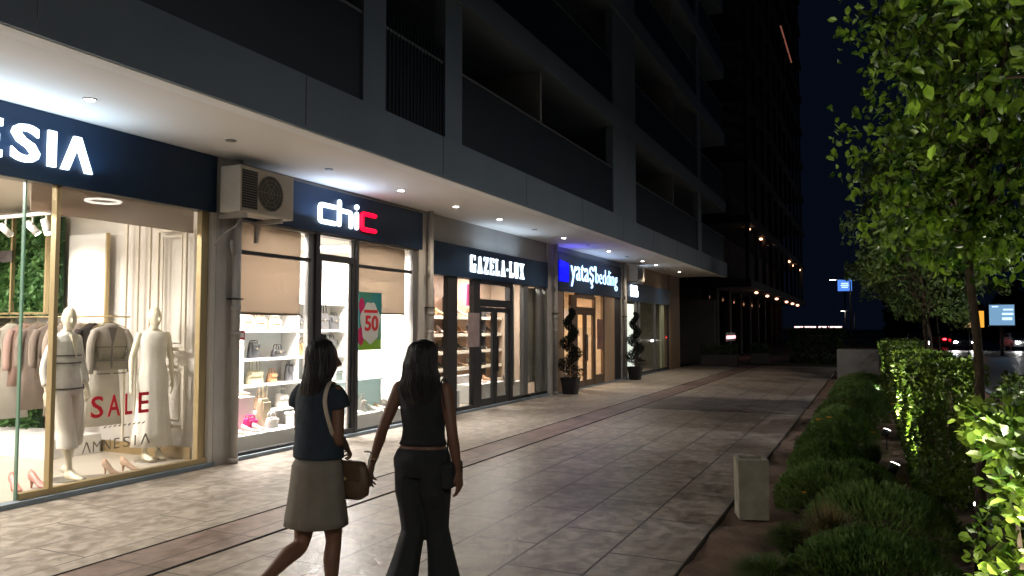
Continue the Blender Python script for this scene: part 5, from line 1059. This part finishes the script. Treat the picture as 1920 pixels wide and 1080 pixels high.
# billboards
SCR = mat('billboard_glow', (.02, .05, .15), emit=((.10, .28, .95), .55)); SCR2 = mat('billboard_pale', (.05, .12, .2), emit=((.22, .42, .65), .45)); WL = mat('billboard_text', (.6, .7, 1), emit=((.55, .75, 1), .8))
def board(label, x0, x1, y, z0, z1, m, rows):
    t = thing('billboard', label, 'billboard', ((x0+x1)/2, y, -.16)); w_ = x1-x0
    f = mk('screen', B(x0, x1, y, y+.2, z0, z1), m, t); mk('frame', MB().box(x0-.08, x1+.08, y-.02, y+.25, z0-.1, z0).box(x0-.08, x1+.08, y-.02, y+.25, z1, z1+.1), GREYF, t)
    mk('post', MB().tube([((x0+x1)/2, y+.35, -.2), ((x0+x1)/2, y+.35, z0+.2)], .12, 10), GREYF, t)
    mb = MB()
    for a, b, c, d in rows: mb.box(x0+w_*a, x0+w_*b, y-.03, y-.01, z0+(z1-z0)*c, z0+(z1-z0)*d)
    mk('picture', mb, WL, t); return t
board('small blue glowing billboard beside the distant street lamp', -4.05, -2.2, 120, 6.9, 8.5, SCR, [(.25, .75, .62, .72), (.22, .78, .45, .55), (.28, .72, .28, .38)])
board('pale blue billboard at the right edge between the trees', 7.25, 8.65, 60, 1.85, 3.2, SCR2, [(.55, .95, .72, .80), (.5, .95, .5, .6), (.5, .9, .25, .38), (.1, .35, .88, .94)])
for x, lb, c in ((6.02, 'dull amber upright panel left of the bright one', ((.35, .22, .1), .5)), (6.72, 'bright amber upright panel by the road', ((1, .42, .05), .6))):
    t = thing('lit_panel', lb, 'lit panel', (x, 60, -.16)); mk('glass', B(x-.2, x+.2, 60, 60.15, 1.7, 2.8), mat('amber_%d' % (x*10), (.5, .3, .1), emit=c), t); mk('post', MB().tube([(x, 60.2, -.16), (x, 60.2, 2.9)], .06, 8), DARKF, t)

# ================================================================== CARS
CARP = [mat('car_silver', (.25, .26, .28), .25, .6), mat('car_black', (.015, .015, .018), .2), mat('car_white', (.55, .55, .55), .3), mat('car_red', (.22, .01, .01), .3)]
HL = mat('headlight_glow', (1, 1, 1), emit=((.95, .97, 1), 110)); TL = mat('tail_glow', (1, .05, .05), emit=((1, .02, .03), 9)); TYRE = mat('tyre', (.012, .012, .012), .8)
def car(label, x, y, yaw, paint, rear=False):
    t = thing('parked_car' if False else 'car', label, 'car', (0, 0, 0), 'cars on the road at night')
    prof = [(-2.1, .35), (-2.15, .75), (-2.0, .92), (-1.45, 1.0), (-.9, 1.38), (.35, 1.42), (1.05, .98), (1.9, .82), (2.15, .62), (2.15, .35)]
    n = len(prof); mb = MB(); rs = []
    for sx in (-.86, -.80, .80, .86):
        k = 1 if abs(sx) < .85 else .0
        rs.append([(sx*(1-.14*max(0, z-.9)/.5), yy*(1 if k else .98), z-(0 if k else .03)) for yy, z in prof])
    mb.rings(rs); mk('body', mb, paint, t, smooth=False, bevel=.03)
    g = MB().box(-.79, .79, .38, .40, 1.0, 1.3); g = MB().add([(-.70, 1.06, .995), (.70, 1.06, .995), (.62, .40, 1.40), (-.62, .40, 1.40), (-.70, 1.09, 1.0), (.70, 1.09, 1.0), (.62, .43, 1.41), (-.62, .43, 1.41)], [(0,1,2,3), (4,7,6,5), (0,4,5,1), (1,5,6,2), (2,6,7,3), (3,7,4,0)])
    mk('windscreen', g, DGLASS, t)
    g = MB().add([(-.70, -1.48, 1.01), (.70, -1.48, 1.01), (.62, -.95, 1.365), (-.62, -.95, 1.365), (-.70, -1.5, 1.03), (.70, -1.5, 1.03), (.62, -.97, 1.385), (-.62, -.97, 1.385)], [(0,1,2,3), (4,7,6,5), (0,4,5,1), (1,5,6,2), (2,6,7,3), (3,7,4,0)]); mk('rear_window', g, DGLASS, t)
    for sx in (-1, 1):
        mk('side_window', MB().box(sx*.80-.012, sx*.80+.012, -.8, .4, 1.02, 1.3), DGLASS, t)
        mk('headlight', MB().ball((sx*.62, 2.12, .66), .13, .07, .08, 12, 8), HL if not rear else WHITE, t)
        mk('tail_light', MB().box(sx*.66-.14, sx*.66+.14, -2.17, -2.1, .70, .84), TL if rear else SALEM, t); mk('mirror', MB().ball((sx*.92, .75, 1.02), .10, .06, .07, 10, 6), paint, t)
        for yy in (-1.35, 1.35):
            wh = mk('wheel', MB().tube([(sx*.70, yy, .32), (sx*.88, yy, .32)], .32, 20), TYRE, t); mk('rim', MB().tube([(sx*.875, yy, .32), (sx*.89, yy, .32)], .2, 14), GREYF, wh)
    if not rear:
        for sx in (-1, 1): light('SPOT', 'beam', (sx*.62, 2.25, .66), 60, (1, .95, .88), t, .06, rot=(R(84), 0, 0), spot=R(70), blend=.6)
    t.location = (x, y, -.15); t.rotation_euler = (0, 0, yaw); return t
car('silver car with bright headlights, leftmost in the traffic', 3.55, 71, R(180), CARP[0]); car('dark car with twin headlights between the hedge and the amber panels', 6.9, 74, R(180), CARP[1])
car('white car with headlights at the far right edge', 10.9, 74, R(186), CARP[2]); car('dark red car showing red tail lights behind the silver car', 5.6, 84, 0, CARP[3], True)

# dark tree line beyond the road
rw = random.Random(77); mb = MB()
pts = [(rw.uniform(2.5, 75), rw.uniform(128, 136), 0) for _ in range(9000)]
pts = [(x, y, rw.uniform(-.2, 6.5+1.6*math.sin(x*.35)+1.0*math.sin(x*1.1))) for x, y, _ in pts]
o = mk('woods', leaves(pts, 1.15, rw, .2, .8), mat('far_woods', (.012, .02, .010), .9)); tag(o, 'dark band of trees beyond the road behind the traffic', 'woods', kind='stuff')
